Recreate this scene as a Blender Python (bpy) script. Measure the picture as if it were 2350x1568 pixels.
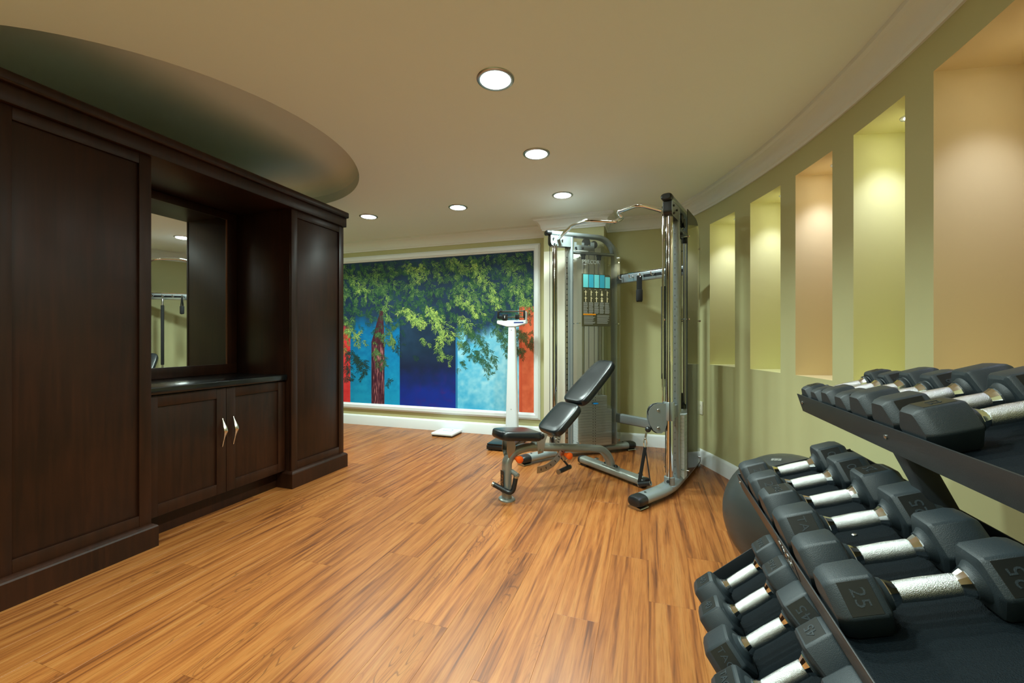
import bpy, bmesh, math, random
from mathutils import Vector, Matrix
from math import sin, cos, pi, radians, sqrt, atan2
random.seed(7)
for o in list(bpy.data.objects):
    bpy.data.objects.remove(o, do_unlink=True)
scene = bpy.context.scene
COL = scene.collection

# ------------------------------------------------------------------ camera
F, CX, CY, HC = 950.0, 1175.0, 779.0, 1.10
TH = radians(18.3); CT, ST = cos(TH), sin(TH)
cam_d = bpy.data.cameras.new('camera')
cam_d.sensor_width = 36.0
cam_d.lens = F / 2350.0 * 36.0
cam_d.shift_y = -(784.0 - CY) / 2350.0
cam_d.clip_start = 0.02
cam = bpy.data.objects.new('camera', cam_d)
cam.location = (0, 0, HC)
cam.rotation_euler = (radians(90), 0, TH)
COL.objects.link(cam)
scene.camera = cam

# ------------------------------------------------------------------ world, exposure
w = bpy.data.worlds.new('world'); scene.world = w
w.use_nodes = True
w.node_tree.nodes['Background'].inputs[0].default_value = (0.9, 0.95, 1.0, 1)
w.node_tree.nodes['Background'].inputs[1].default_value = 0.02
vs = scene.view_settings
vs.view_transform = 'Standard'; vs.look = 'None'; vs.gamma = 1.0
vs.use_curve_mapping = False
vs.exposure = 0.3
LAMP_W = 14.2          # each ceiling downlight
NICHE_W = 2.9          # each niche downlight
CEIL = 2.35

# ------------------------------------------------------------------ pixel helpers (2350 x 1568 frame)
def ray(px, py):
    x = (px - CX) / F
    return Vector((x * CT - ST, x * ST + CT, (CY - py) / F))
O = Vector((0, 0, HC))
def onZ(px, py, z):
    r = ray(px, py); return O + r * ((z - HC) / r.z)
def onX(px, py, X):
    r = ray(px, py); return O + r * (X / r.x)
def onY(px, py, Y):
    r = ray(px, py); return O + r * (Y / r.y)
def onP(px, py, p, n):
    r = ray(px, py); return O + r * ((Vector(p) - O).dot(n) / r.dot(n))
def c2w(x, d, z=0.0):
    return Vector((x * CT - d * ST, x * ST + d * CT, z))

# ------------------------------------------------------------------ materials
def lin(c):
    def f(v):
        v /= 255.0
        return v / 12.92 if v <= 0.04045 else ((v + 0.055) / 1.055) ** 2.4
    return (f(c[0]), f(c[1]), f(c[2]), 1.0)
def mat(name, rgb, rough=0.5, metal=0.0, coat=0.0, spec=None, bump=0.0, bscale=200.0, var=0.0, vscale=6.0):
    m = bpy.data.materials.new(name); m.use_nodes = True
    nt = m.node_tree; b = nt.nodes['Principled BSDF']
    c = lin(rgb)
    b.inputs['Base Color'].default_value = c
    b.inputs['Roughness'].default_value = rough
    b.inputs['Metallic'].default_value = metal
    b.inputs['Coat Weight'].default_value = coat
    b.inputs['Coat Roughness'].default_value = 0.15
    if spec is not None: b.inputs['Specular IOR Level'].default_value = spec
    tc = None
    if var or bump:
        tc = nt.nodes.new('ShaderNodeTexCoord')
    if var:
        n = nt.nodes.new('ShaderNodeTexNoise'); n.inputs['Scale'].default_value = vscale
        n.inputs['Detail'].default_value = 4
        nt.links.new(tc.outputs['Object'], n.inputs['Vector'])
        r = nt.nodes.new('ShaderNodeValToRGB')
        r.color_ramp.elements[0].position = 0.3; r.color_ramp.elements[1].position = 0.7
        r.color_ramp.elements[0].color = (c[0]*(1-var), c[1]*(1-var), c[2]*(1-var), 1)
        r.color_ramp.elements[1].color = (min(1,c[0]*(1+var)), min(1,c[1]*(1+var)), min(1,c[2]*(1+var)), 1)
        nt.links.new(n.outputs['Fac'], r.inputs['Fac'])
        nt.links.new(r.outputs['Color'], b.inputs['Base Color'])
    if bump:
        n2 = nt.nodes.new('ShaderNodeTexNoise'); n2.inputs['Scale'].default_value = bscale
        n2.inputs['Detail'].default_value = 2
        nt.links.new(tc.outputs['Object'], n2.inputs['Vector'])
        bp = nt.nodes.new('ShaderNodeBump'); bp.inputs['Strength'].default_value = bump
        bp.inputs['Distance'].default_value = 0.002
        nt.links.new(n2.outputs['Fac'], bp.inputs['Height'])
        nt.links.new(bp.outputs['Normal'], b.inputs['Normal'])
    return m
M = {}
M['wall'] = mat('wall_paint', (188, 186, 139), 0.6, bump=0.05, bscale=350, var=0.02, vscale=3)
M['ceil'] = mat('ceiling_paint', (234, 240, 238), 0.75, bump=0.04, bscale=300)
M['trim'] = mat('trim_paint', (228, 233, 236), 0.4)
M['lime'] = mat('lime_paint', (224, 219, 160), 0.65, bump=0.04, bscale=350)
M['peach'] = mat('peach_paint', (226, 206, 158), 0.65, bump=0.04, bscale=350)
M['door'] = mat('white_door_paint', (226, 224, 206), 0.28)
M['floorbase'] = mat('floor_underlay', (84, 50, 30), 0.8)
M['granite'] = mat('black_granite', (14, 16, 17), 0.22, coat=0.1, var=0.9, vscale=260)
M['chrome'] = mat('chrome', (225, 228, 230), 0.07, metal=1.0)
M['steel'] = mat('brushed_steel', (178, 178, 172), 0.28, metal=1.0)
M['rail'] = mat('bright_aluminium', (186, 198, 206), 0.3, metal=0.85)
M['knurl'] = mat('knurled_chrome', (216, 219, 219), 0.27, metal=1.0, bump=0.6, bscale=950)
M['nickel'] = mat('satin_nickel', (214, 206, 190), 0.25, metal=1.0)
M['silver'] = mat('silver_powder_coat', (150, 160, 162), 0.35, metal=0.55, coat=0.2)
M['bsilver'] = mat('bench_grey_coat', (142, 145, 138), 0.33, metal=0.5, coat=0.2)
M['rubber'] = mat('black_rubber', (34, 43, 48), 0.48, bump=0.25, bscale=700)
M['label'] = mat('moulded_label_rubber', (19, 21, 20), 0.4)
M['plastic'] = mat('black_plastic', (24, 27, 29), 0.35)
M['rack'] = mat('rack_powder_coat', (34, 38, 41), 0.42, bump=0.1, bscale=500)
M['mat'] = mat('tray_rubber_liner', (11, 20, 25), 0.62, spec=0.15, bump=0.9, bscale=620, var=0.35, vscale=420)
M['vinyl'] = mat('black_vinyl', (22, 26, 29), 0.27, bump=0.12, bscale=420)
M['strap'] = mat('black_webbing', (20, 22, 24), 0.75, bump=0.4, bscale=900)
M['plate'] = mat('grey_weight_plate', (220, 228, 230), 0.45, metal=0.05, var=0.05, vscale=9)
M['hole'] = mat('dark_hole', (10, 11, 12), 0.7)
M['blue'] = mat('blue_plastic', (20, 130, 200), 0.35)
M['orange'] = mat('orange_plastic', (238, 92, 14), 0.35)
M['enamel'] = mat('white_enamel', (222, 228, 232), 0.3)
M['bluegrey'] = mat('scale_side_grey', (120, 148, 178), 0.4)
M['outlet'] = mat('outlet_plastic', (222, 220, 198), 0.35)
M['ball'] = mat('grey_ball_vinyl', (50, 54, 53), 0.36)
M['white'] = mat('white_print', (228, 232, 234), 0.5)
M['greyprint'] = mat('grey_print', (150, 152, 146), 0.5)
M['faint'] = mat('faint_print', (128, 131, 124), 0.6)
M['navyprint'] = mat('blue_print', (52, 66, 150), 0.5)
M['teal'] = mat('teal_print', (96, 190, 196), 0.4)
M['teal2'] = mat('deep_teal_print', (48, 150, 176), 0.4)
M['placard'] = mat('olive_placard', (66, 64, 44), 0.35)
M['figure'] = mat('cream_print', (226, 214, 170), 0.5)
M['orangeprint'] = mat('orange_print', (232, 148, 20), 0.5)
M['bronze'] = mat('bronze_print', (120, 74, 44), 0.4)

def dark_wood():
    m = bpy.data.materials.new('espresso_wood'); m.use_nodes = True
    nt = m.node_tree; b = nt.nodes['Principled BSDF']
    tc = nt.nodes.new('ShaderNodeTexCoord')
    mp = nt.nodes.new('ShaderNodeMapping'); mp.inputs['Scale'].default_value = (14, 14, 0.9)
    nt.links.new(tc.outputs['Object'], mp.inputs['Vector'])
    n = nt.nodes.new('ShaderNodeTexNoise'); n.inputs['Scale'].default_value = 3; n.inputs['Detail'].default_value = 8
    n.inputs['Distortion'].default_value = 0.6
    nt.links.new(mp.outputs['Vector'], n.inputs['Vector'])
    n2 = nt.nodes.new('ShaderNodeTexNoise'); n2.inputs['Scale'].default_value = 2.2; n2.inputs['Detail'].default_value = 3
    nt.links.new(tc.outputs['Object'], n2.inputs['Vector'])
    mx = nt.nodes.new('ShaderNodeMath'); mx.operation = 'MULTIPLY_ADD'
    mx.inputs[1].default_value = 0.45
    nt.links.new(n.outputs['Fac'], mx.inputs[0])
    ms = nt.nodes.new('ShaderNodeMath'); ms.operation = 'MULTIPLY'; ms.inputs[1].default_value = 0.55
    nt.links.new(n2.outputs['Fac'], ms.inputs[0]); nt.links.new(ms.outputs[0], mx.inputs[2])
    r = nt.nodes.new('ShaderNodeValToRGB')
    e = r.color_ramp.elements
    e[0].position = 0.36; e[0].color = lin((27, 13, 6))
    e[1].position = 0.66; e[1].color = lin((52, 25, 11))
    nt.links.new(mx.outputs[0], r.inputs['Fac'])
    nt.links.new(r.outputs['Color'], b.inputs['Base Color'])
    b.inputs['Roughness'].default_value = 0.4
    b.inputs['Specular IOR Level'].default_value = 0.3
    b.inputs['Coat Weight'].default_value = 0.08; b.inputs['Coat Roughness'].default_value = 0.3
    return m
M['wood'] = dark_wood()

def floor_wood():
    m = bpy.data.materials.new('vinyl_plank_wood'); m.use_nodes = True
    nt = m.node_tree; b = nt.nodes['Principled BSDF']; L = nt.links.new
    tc = nt.nodes.new('ShaderNodeTexCoord'); oi = nt.nodes.new('ShaderNodeObjectInfo')
    off = nt.nodes.new('ShaderNodeVectorMath'); off.operation = 'SCALE'; off.inputs[3].default_value = 37.0
    cmb = nt.nodes.new('ShaderNodeCombineXYZ')
    for i in range(3): L(oi.outputs['Random'], cmb.inputs[i])
    L(cmb.outputs[0], off.inputs[0])
    add = nt.nodes.new('ShaderNodeVectorMath'); add.operation = 'ADD'
    L(tc.outputs['Object'], add.inputs[0]); L(off.outputs[0], add.inputs[1])
    # long broad colour streaks
    mp1 = nt.nodes.new('ShaderNodeMapping'); mp1.inputs['Scale'].default_value = (21, 0.8, 1)
    L(add.outputs[0], mp1.inputs['Vector'])
    n1 = nt.nodes.new('ShaderNodeTexNoise'); n1.inputs['Scale'].default_value = 1.7; n1.inputs['Detail'].default_value = 6
    n1.inputs['Distortion'].default_value = 0.8
    L(mp1.outputs[0], n1.inputs['Vector'])
    # fine pores
    mp2 = nt.nodes.new('ShaderNodeMapping'); mp2.inputs['Scale'].default_value = (160, 7, 1)
    L(add.outputs[0], mp2.inputs['Vector'])
    n2 = nt.nodes.new('ShaderNodeTexNoise'); n2.inputs['Scale'].default_value = 1.5; n2.inputs['Detail'].default_value = 4
    L(mp2.outputs[0], n2.inputs['Vector'])
    # cathedral rings: contour bands of a stretched noise field
    mp3 = nt.nodes.new('ShaderNodeMapping'); mp3.inputs['Scale'].default_value = (9.5, 1.5, 1)
    L(add.outputs[0], mp3.inputs['Vector'])
    n3 = nt.nodes.new('ShaderNodeTexNoise'); n3.inputs['Scale'].default_value = 1.0; n3.inputs['Detail'].default_value = 1.5
    L(mp3.outputs[0], n3.inputs['Vector'])
    k = nt.nodes.new('ShaderNodeMath'); k.operation = 'MULTIPLY'; k.inputs[1].default_value = 190.0
    L(n3.outputs['Fac'], k.inputs[0])
    sn = nt.nodes.new('ShaderNodeMath'); sn.operation = 'SINE'; L(k.outputs[0], sn.inputs[0])
    pw = nt.nodes.new('ShaderNodeMapRange'); pw.inputs['From Min'].default_value = 0.72; pw.inputs['From Max'].default_value = 1.0
    L(sn.outputs[0], pw.inputs['Value'])
    # ring mask
    n4 = nt.nodes.new('ShaderNodeTexNoise'); n4.inputs['Scale'].default_value = 0.55; n4.inputs['Detail'].default_value = 1
    L(mp3.outputs[0], n4.inputs['Vector'])
    mk = nt.nodes.new('ShaderNodeMapRange'); mk.inputs['From Min'].default_value = 0.56; mk.inputs['From Max'].default_value = 0.68
    L(n4.outputs['Fac'], mk.inputs['Value'])
    rg = nt.nodes.new('ShaderNodeMath'); rg.operation = 'MULTIPLY'; L(pw.outputs[0], rg.inputs[0]); L(mk.outputs[0], rg.inputs[1])
    rp = nt.nodes.new('ShaderNodeValToRGB'); e = rp.color_ramp.elements
    e[0].position = 0.30; e[0].color = lin((98, 55, 32))
    e[1].position = 0.70; e[1].color = lin((166, 112, 66))
    x = e.new(0.46); x.color = lin((148, 90, 50))
    x = e.new(0.56); x.color = lin((161, 103, 58))
    L(n1.outputs['Fac'], rp.inputs['Fac'])
    mx = nt.nodes.new('ShaderNodeMix'); mx.data_type = 'RGBA'; mx.blend_type = 'MULTIPLY'
    pr = nt.nodes.new('ShaderNodeValToRGB'); pr.color_ramp.elements[0].position = 0.3; pr.color_ramp.elements[1].position = 0.55
    pr.color_ramp.elements[0].color = (0.68, 0.62, 0.56, 1); pr.color_ramp.elements[1].color = (1, 1, 1, 1)
    L(n2.outputs['Fac'], pr.inputs['Fac'])
    mx.inputs[0].default_value = 0.75
    L(rp.outputs['Color'], mx.inputs[6]); L(pr.outputs['Color'], mx.inputs[7])
    mx2 = nt.nodes.new('ShaderNodeMix'); mx2.data_type = 'RGBA'
    sc = nt.nodes.new('ShaderNodeMath'); sc.operation = 'MULTIPLY'; sc.inputs[1].default_value = 0.55
    L(rg.outputs[0], sc.inputs[0]); L(sc.outputs[0], mx2.inputs[0])
    L(mx.outputs[2], mx2.inputs[6]); mx2.inputs[7].default_value = lin((76, 44, 26))
    hv = nt.nodes.new('ShaderNodeHueSaturation'); hv.inputs['Saturation'].default_value = 1.04
    mr = nt.nodes.new('ShaderNodeMapRange'); mr.inputs['To Min'].default_value = 0.82; mr.inputs['To Max'].default_value = 1.0
    L(oi.outputs['Random'], mr.inputs['Value']); L(mr.outputs[0], hv.inputs['Value'])
    L(mx2.outputs[2], hv.inputs['Color'])
    L(hv.outputs[0], b.inputs['Base Color'])
    b.inputs['Roughness'].default_value = 0.36
    b.inputs['Specular IOR Level'].default_value = 0.45
    bp = nt.nodes.new('ShaderNodeBump'); bp.inputs['Strength'].default_value = 0.12; bp.inputs['Distance'].default_value = 0.001
    L(n2.outputs['Fac'], bp.inputs['Height']); L(bp.outputs[0], b.inputs['Normal'])
    return m
M['plank'] = floor_wood()

def mirror_mat():
    m = mat('mirror_silver', (236, 240, 238), 0.0, metal=1.0); return m
M['mirror'] = mirror_mat()
def acrylic():
    m = bpy.data.materials.new('clear_acrylic'); m.use_nodes = True
    nt = m.node_tree; nt.nodes.clear(); L = nt.links.new
    out = nt.nodes.new('ShaderNodeOutputMaterial')
    t = nt.nodes.new('ShaderNodeBsdfTransparent'); t.inputs[0].default_value = (0.98, 0.99, 0.985, 1)
    g = nt.nodes.new('ShaderNodeBsdfGlossy'); g.inputs['Roughness'].default_value = 0.03
    fr = nt.nodes.new('ShaderNodeFresnel'); fr.inputs[0].default_value = 1.49
    d = nt.nodes.new('ShaderNodeBsdfDiffuse'); d.inputs[0].default_value = (0.8, 0.88, 0.86, 1)
    mx = nt.nodes.new('ShaderNodeMixShader'); L(fr.outputs[0], mx.inputs[0]); L(t.outputs[0], mx.inputs[1]); L(g.outputs[0], mx.inputs[2])
    m2 = nt.nodes.new('ShaderNodeMixShader'); m2.inputs[0].default_value = 0.012
    L(mx.outputs[0], m2.inputs[1]); L(d.outputs[0], m2.inputs[2])
    L(m2.outputs[0], out.inputs[0])
    return m
M['acrylic'] = acrylic()
def emit(name, rgb, s):
    m = bpy.data.materials.new(name); m.use_nodes = True
    nt = m.node_tree; nt.nodes.clear()
    out = nt.nodes.new('ShaderNodeOutputMaterial'); e = nt.nodes.new('ShaderNodeEmission')
    e.inputs[0].default_value = (*rgb, 1); e.inputs[1].default_value = s
    nt.links.new(e.outputs[0], out.inputs[0]); return m
M['lens'] = emit('lamp_lens', (0.93, 1.0, 1.0), 9.0)
def vcol(name):
    m = bpy.data.materials.new(name); m.use_nodes = True
    nt = m.node_tree; b = nt.nodes['Principled BSDF']
    a = nt.nodes.new('ShaderNodeVertexColor'); a.layer_name = 'Col'
    nt.links.new(a.outputs['Color'], b.inputs['Base Color'])
    b.inputs['Roughness'].default_value = 0.55; b.inputs['Specular IOR Level'].default_value = 0.25
    return m
M['print'] = vcol('mural_print')

# ------------------------------------------------------------------ mesh helpers
def obj(name, bm, m, parent=None, smooth=True, angle=35):
    me = bpy.data.meshes.new(name)
    bmesh.ops.recalc_face_normals(bm, faces=bm.faces[:])
    bm.to_mesh(me); bm.free()
    me.materials.append(M[m] if isinstance(m, str) else m)
    if smooth:
        for p in me.polygons: p.use_smooth = True
        try: me.set_sharp_from_angle(angle=radians(angle))
        except Exception: pass
    o = bpy.data.objects.new(name, me); COL.objects.link(o)
    if parent: o.parent = parent
    return o
def empty(name, loc=(0, 0, 0), rz=0.0):
    o = bpy.data.objects.new(name, None); COL.objects.link(o)
    o.location = loc; o.rotation_euler = (0, 0, rz); o.empty_display_size = 0.05
    return o
def tag(o, label, cat, group=None):
    o['label'] = label; o['category'] = cat
    if group: o['group'] = group
    return o
def struct(o):
    o['kind'] = 'structure'; return o
def nb(): return bmesh.new()
def box(bm, a, b, bev=0.0, seg=2):
    x0, y0, z0 = [min(p, q) for p, q in zip(a, b)]; x1, y1, z1 = [max(p, q) for p, q in zip(a, b)]
    vs = [bm.verts.new(p) for p in ((x0,y0,z0),(x1,y0,z0),(x1,y1,z0),(x0,y1,z0),(x0,y0,z1),(x1,y0,z1),(x1,y1,z1),(x0,y1,z1))]
    fs = [bm.faces.new([vs[i] for i in q]) for q in ((0,3,2,1),(4,5,6,7),(0,1,5,4),(1,2,6,5),(2,3,7,6),(3,0,4,7))]
    if bev:
        es = set()
        for f in fs: es.update(f.edges)
        bmesh.ops.bevel(bm, geom=list(es), offset=bev, segments=seg, affect='EDGES', profile=0.5)
    return bm
def loft(bm, rings, cap=True, closed=True):
    vr = [[bm.verts.new(p) for p in r] for r in rings]
    n = len(vr[0])
    for a, b in zip(vr[:-1], vr[1:]):
        for i in range(n if closed else n - 1):
            j = (i + 1) % n
            bm.faces.new((a[i], a[j], b[j], b[i]))
    if cap and closed:
        bm.faces.new(vr[0][::-1]); bm.faces.new(vr[-1])
    return vr
def cyl(bm, p0, p1, r0, r1=None, n=20):
    p0 = Vector(p0); p1 = Vector(p1)
    if r1 is None: r1 = r0
    t = (p1 - p0).normalized()
    up = Vector((0, 0, 1)) if abs(t.z) < 0.9 else Vector((1, 0, 0))
    s = t.cross(up).normalized(); u = s.cross(t)
    rings = [[p + s * (r * cos(2*pi*i/n)) + u * (r * sin(2*pi*i/n)) for i in range(n)] for p, r in ((p0, r0), (p1, r1))]
    loft(bm, rings); return bm
def lathe(bm, base, axis, prof, n=24, cap=True):
    """prof: (distance along axis, radius)"""
    base = Vector(base); t = Vector(axis).normalized()
    up = Vector((0, 0, 1)) if abs(t.z) < 0.9 else Vector((1, 0, 0))
    s = t.cross(up).normalized(); u = s.cross(t)
    rings = [[base + t * h + s * (r * cos(2*pi*i/n)) + u * (r * sin(2*pi*i/n)) for i in range(n)] for h, r in prof]
    loft(bm, rings, cap=cap); return bm
def ball(bm, c, r, n=16, sz=1.0):
    c = Vector(c)
    bmesh.ops.create_uvsphere(bm, u_segments=n, v_segments=n // 2 + 2, radius=r, matrix=Matrix.Translation(c) @ Matrix.Diagonal((1, 1, sz, 1)))
    return bm
def circ(r, n=16): return [(r * cos(2*pi*i/n), r * sin(2*pi*i/n)) for i in range(n)]
def oval(a, b, n=20, e=2.6):
    out = []
    for i in range(n):
        t = 2*pi*i/n; c, s = cos(t), sin(t)
        out.append((a * math.copysign(abs(c) ** (2/e), c), b * math.copysign(abs(s) ** (2/e), s)))
    return out
def fillet(pts, r, seg=6):
    pts = [Vector(p) for p in pts]; out = [pts[0]]
    for i in range(1, len(pts) - 1):
        a, b, c = pts[i-1], pts[i], pts[i+1]
        d0 = (a - b); d1 = (c - b); l0, l1 = d0.length, d1.length
        rr = min(r, l0 * 0.49, l1 * 0.49)
        p0 = b + d0.normalized() * rr; p2 = b + d1.normalized() * rr
        for k in range(seg + 1):
            t = k / seg
            out.append(p0 * (1-t)**2 + b * (2*t*(1-t)) + p2 * t**2)
    out.append(pts[-1]); return out
def sweep(bm, path, sec, up=(0, 0, 1), cap=True, scale=None):
    path = [Vector(p) for p in path]; up = Vector(up).normalized(); rings = []
    for i, p in enumerate(path):
        t = (path[min(i+1, len(path)-1)] - path[max(i-1, 0)]).normalized()
        s = t.cross(up)
        if s.length < 1e-4: s = t.cross(Vector((1, 0, 0.01)))
        s.normalize(); u = s.cross(t)
        k = scale[i] if scale else 1.0
        rings.append([p + s * (a * k) + u * (b * k) for a, b in sec])
    loft(bm, rings, cap=cap); return bm
def tube(bm, pts, r, n=14, fr=0.0, up=(0, 0, 1), seg=6):
    path = fillet(pts, fr, seg) if fr else pts
    # parallel transport to avoid twisting
    path = [Vector(p) for p in path]
    t0 = (path[1] - path[0]).normalized()
    ref = Vector((0, 0, 1)) if abs(t0.z) < 0.9 else Vector((1, 0, 0))
    s = t0.cross(ref).normalized(); rings = []
    for i, p in enumerate(path):
        t = (path[min(i+1, len(path)-1)] - path[max(i-1, 0)]).normalized()
        s = (s - t * s.dot(t)).normalized(); u = s.cross(t)
        rings.append([p + s * (r * cos(2*pi*k/n)) + u * (r * sin(2*pi*k/n)) for k in range(n)])
    loft(bm, rings); return bm
def prism(bm, poly, origin, ax, ay, th):
    """extrude a 2D polygon (list of (a,b)) in the plane ax, ay by th along ax x ay"""
    origin = Vector(origin); ax = Vector(ax).normalized(); ay = Vector(ay).normalized(); n = ax.cross(ay).normalized()
    r0 = [origin + ax * a + ay * b for a, b in poly]; r1 = [p + n * th for p in r0]
    loft(bm, [r0, r1]); return bm
def moulding(bm, path, prof, closed=False):
    """sweep profile (out, z) along an XY path; 'out' goes to the right-hand side of travel; mitred"""
    n = len(path); P = [Vector((p[0], p[1])) for p in path]; rings = []
    for i in range(n):
        a = P[i-1] if (i > 0 or closed) else None
        b = P[(i+1) % n] if (i < n-1 or closed) else None
        ds = []
        if a is not None: ds.append((P[i] - a).normalized())
        if b is not None: ds.append((b - P[i]).normalized())
        ns = [Vector((d.y, -d.x)) for d in ds]
        m = sum(ns, Vector((0, 0))).normalized(); k = 1.0 / max(0.3, m.dot(ns[0]))
        z0 = path[i][2] if len(path[i]) > 2 else 0.0
        rings.append([Vector((P[i].x + m.x * o * k, P[i].y + m.y * o * k, z)) for o, z in prof])
    if closed: rings.append(rings[0])
    loft(bm, rings, cap=not closed); return bm
def text_obj(s, size, m, parent, matrix, depth=0.0006, name='lettering', bold=0.0):
    cu = bpy.data.curves.new(name, 'FONT'); cu.body = s; cu.size = size
    cu.align_x = 'CENTER'; cu.align_y = 'CENTER'; cu.extrude = depth; cu.offset = bold; cu.resolution_u = 3
    t = bpy.data.objects.new(name, cu); COL.objects.link(t)
    dg = bpy.context.evaluated_depsgraph_get()
    me = bpy.data.meshes.new_from_object(t.evaluated_get(dg))
    bpy.data.objects.remove(t, do_unlink=True)
    me.transform(matrix)
    me.materials.clear(); me.materials.append(M[m])
    o = bpy.data.objects.new(name, me); COL.objects.link(o)
    if parent: o.parent = parent
    return o
def frame_m(o, ax, ay):
    ax = Vector(ax).normalized(); ay = Vector(ay).normalized(); n = ax.cross(ay)
    return Matrix(((ax.x, ay.x, n.x, o[0]), (ax.y, ay.y, n.y, o[1]), (ax.z, ay.z, n.z, o[2]), (0, 0, 0, 1)))

# ================================================================== THE ROOM
WY = 4.47                                    # mural wall
AC = Vector((-4.88, 1.486)); AR = 5.89       # arc of the curved wall
def arc(a, r=AR):
    a = radians(a); return Vector((AC.x + r * cos(a), AC.y + r * sin(a)))
A_TOP = math.degrees(math.asin((WY - AC.y) / AR))
A_BOT = -31.0
SILL, NTOP = 0.885, 2.085
NICHES = [(24.14, 20.70, 'lime'), (18.80, 15.40, 'lime'), (13.90, 10.65, 'peach'), (9.05, 5.80, 'lime'), (4.33, -0.2, 'peach'), (-1.8, -5.2, 'lime')]
PIL = (-1.04, -0.425, 4.20)                  # pilaster x0, x1, front y
BACKY = arc(A_BOT).y
LX, LY = -3.13, 2.90                         # wall behind the cabinet and its corner
FARX = -5.0

# floor
bm = nb(); box(bm, (FARX - .1, BACKY - .1, -0.06), (1.35, WY + .1, -0.004))
floor = struct(obj('floor', bm, 'floorbase', smooth=False))
PW, PL = 0.182, 1.22
bm = nb(); box(bm, (-PW/2 + .0002, -PL/2 + .0002, -0.004), (PW/2 - .0002, PL/2 - .0002, 0.0))
bmesh.ops.bevel(bm, geom=[e for e in bm.edges if all(v.co.z > -0.001 for v in e.verts)], offset=0.0004, segments=1, affect='EDGES')
pl0 = obj('plank', bm, 'plank', floor, smooth=False); first = True
nx0 = int((FARX) / PW) - 1; nx1 = int(1.1 / PW) + 1
offs = [0.0, 0.43, 0.81, 0.22, 0.62, 1.02, 0.34]
for i in range(nx0, nx1):
    x = (i + 0.5) * PW
    oy = offs[i % 7]
    for j in range(-2, 5):
        y = j * PL + oy
        if y - PL/2 > WY + .02 or y + PL/2 < BACKY: continue
        if x < LX - .1 and y + PL/2 < LY: continue
        ymx = AC.y + sqrt(max(0, AR*AR - (x - PW/2 - AC.x)**2)) if x - PW/2 - AC.x < AR else -9
        if y - PL/2 > ymx: continue
        o = pl0 if first else pl0.copy()
        if not first: COL.objects.link(o); o.parent = floor
        first = False
        top = min(y + PL/2, WY + .02); bot = max(y - PL/2, BACKY - .05)
        o.location = (x, (top + bot) / 2, 0)
        o.scale = (1, (top - bot) / PL, 1)

# ceiling with a round domed recess above the cabinet wall
SC, SR = Vector((-3.03, 1.932)), 1.165
bm = nb()
NS = 128
hole = [bm.verts.new((SC.x + SR * cos(2*pi*i/NS), SC.y + SR * sin(2*pi*i/NS), CEIL)) for i in range(NS)]
rect = [bm.verts.new(p) for p in ((FARX - .1, BACKY - .1, CEIL), (1.9, BACKY - .1, CEIL), (1.9, WY + .1, CEIL), (FARX - .1, WY + .1, CEIL))]
ed = [bm.edges.new((hole[i], hole[(i + 1) % NS])) for i in range(NS)] + [bm.edges.new((rect[i], rect[(i + 1) % 4])) for i in range(4)]
bmesh.ops.triangle_fill(bm, edges=ed, use_beauty=True)
for f in [f for f in bm.faces if (Vector((f.calc_center_median().x, f.calc_center_median().y)) - SC).length < SR * .995 and all((Vector((v.co.x, v.co.y)) - SC).length < SR * 1.001 for v in f.verts)]: bm.faces.remove(f)
ceiling = struct(obj('ceiling', bm, 'ceil', smooth=False))
prof = [(SR, CEIL), (SR, CEIL + .04), (SR, CEIL + .078), (SR - .012, CEIL + .088)]
for k in range(1, 17):
    t = k / 16 * pi / 2
    prof.append((SR - .012 - .72 * (1 - cos(t)), CEIL + .088 + .15 * sin(t)))
prof.append((0.01, CEIL + .242))
bm = nb(); loft(bm, [[Vector((SC.x + r * cos(2*pi*i/NS), SC.y + r * sin(2*pi*i/NS), z)) for i in range(NS)] for r, z in prof], cap=False)
bm.faces.new([v for v in bm.verts if abs(v.co.z - CEIL - .242) < 1e-5])
soffit = struct(obj('ceiling_dome', bm, 'ceil', angle=40))

# mural wall with pilaster
bm = nb(); box(bm, (FARX - .1, WY, 0), (arc(A_TOP).x + .3, WY + .1, CEIL))
wall_b = struct(obj('wall_back', bm, 'wall', smooth=False))
bm = nb(); box(bm, (PIL[0], PIL[2], 0), (PIL[1], WY + .001, CEIL))
pil = struct(obj('wall_pilaster', bm, 'wall', smooth=False))
# white flush door on the pilaster
bm = nb(); box(bm, (PIL[0] + .002, PIL[2] - .006, 0.0), (PIL[1] - .03, PIL[2] - .0005, 2.012), bev=.0015)
door = struct(obj('door_1', bm, 'door'))
# wall behind the cabinet (L shaped), alcove wall, wall behind the camera
bm = nb(); box(bm, (FARX, BACKY, 0), (LX, LY, CEIL)); wl = struct(obj('wall_left', bm, 'wall', smooth=False))
bm = nb(); box(bm, (FARX - .1, LY, 0), (FARX, WY, CEIL)); struct(obj('wall_alcove', bm, 'wall', smooth=False))
bm = nb(); box(bm, (LX, BACKY - .1, 0), (1.2, BACKY, CEIL)); struct(obj('wall_front', bm, 'wall', smooth=False))

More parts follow.
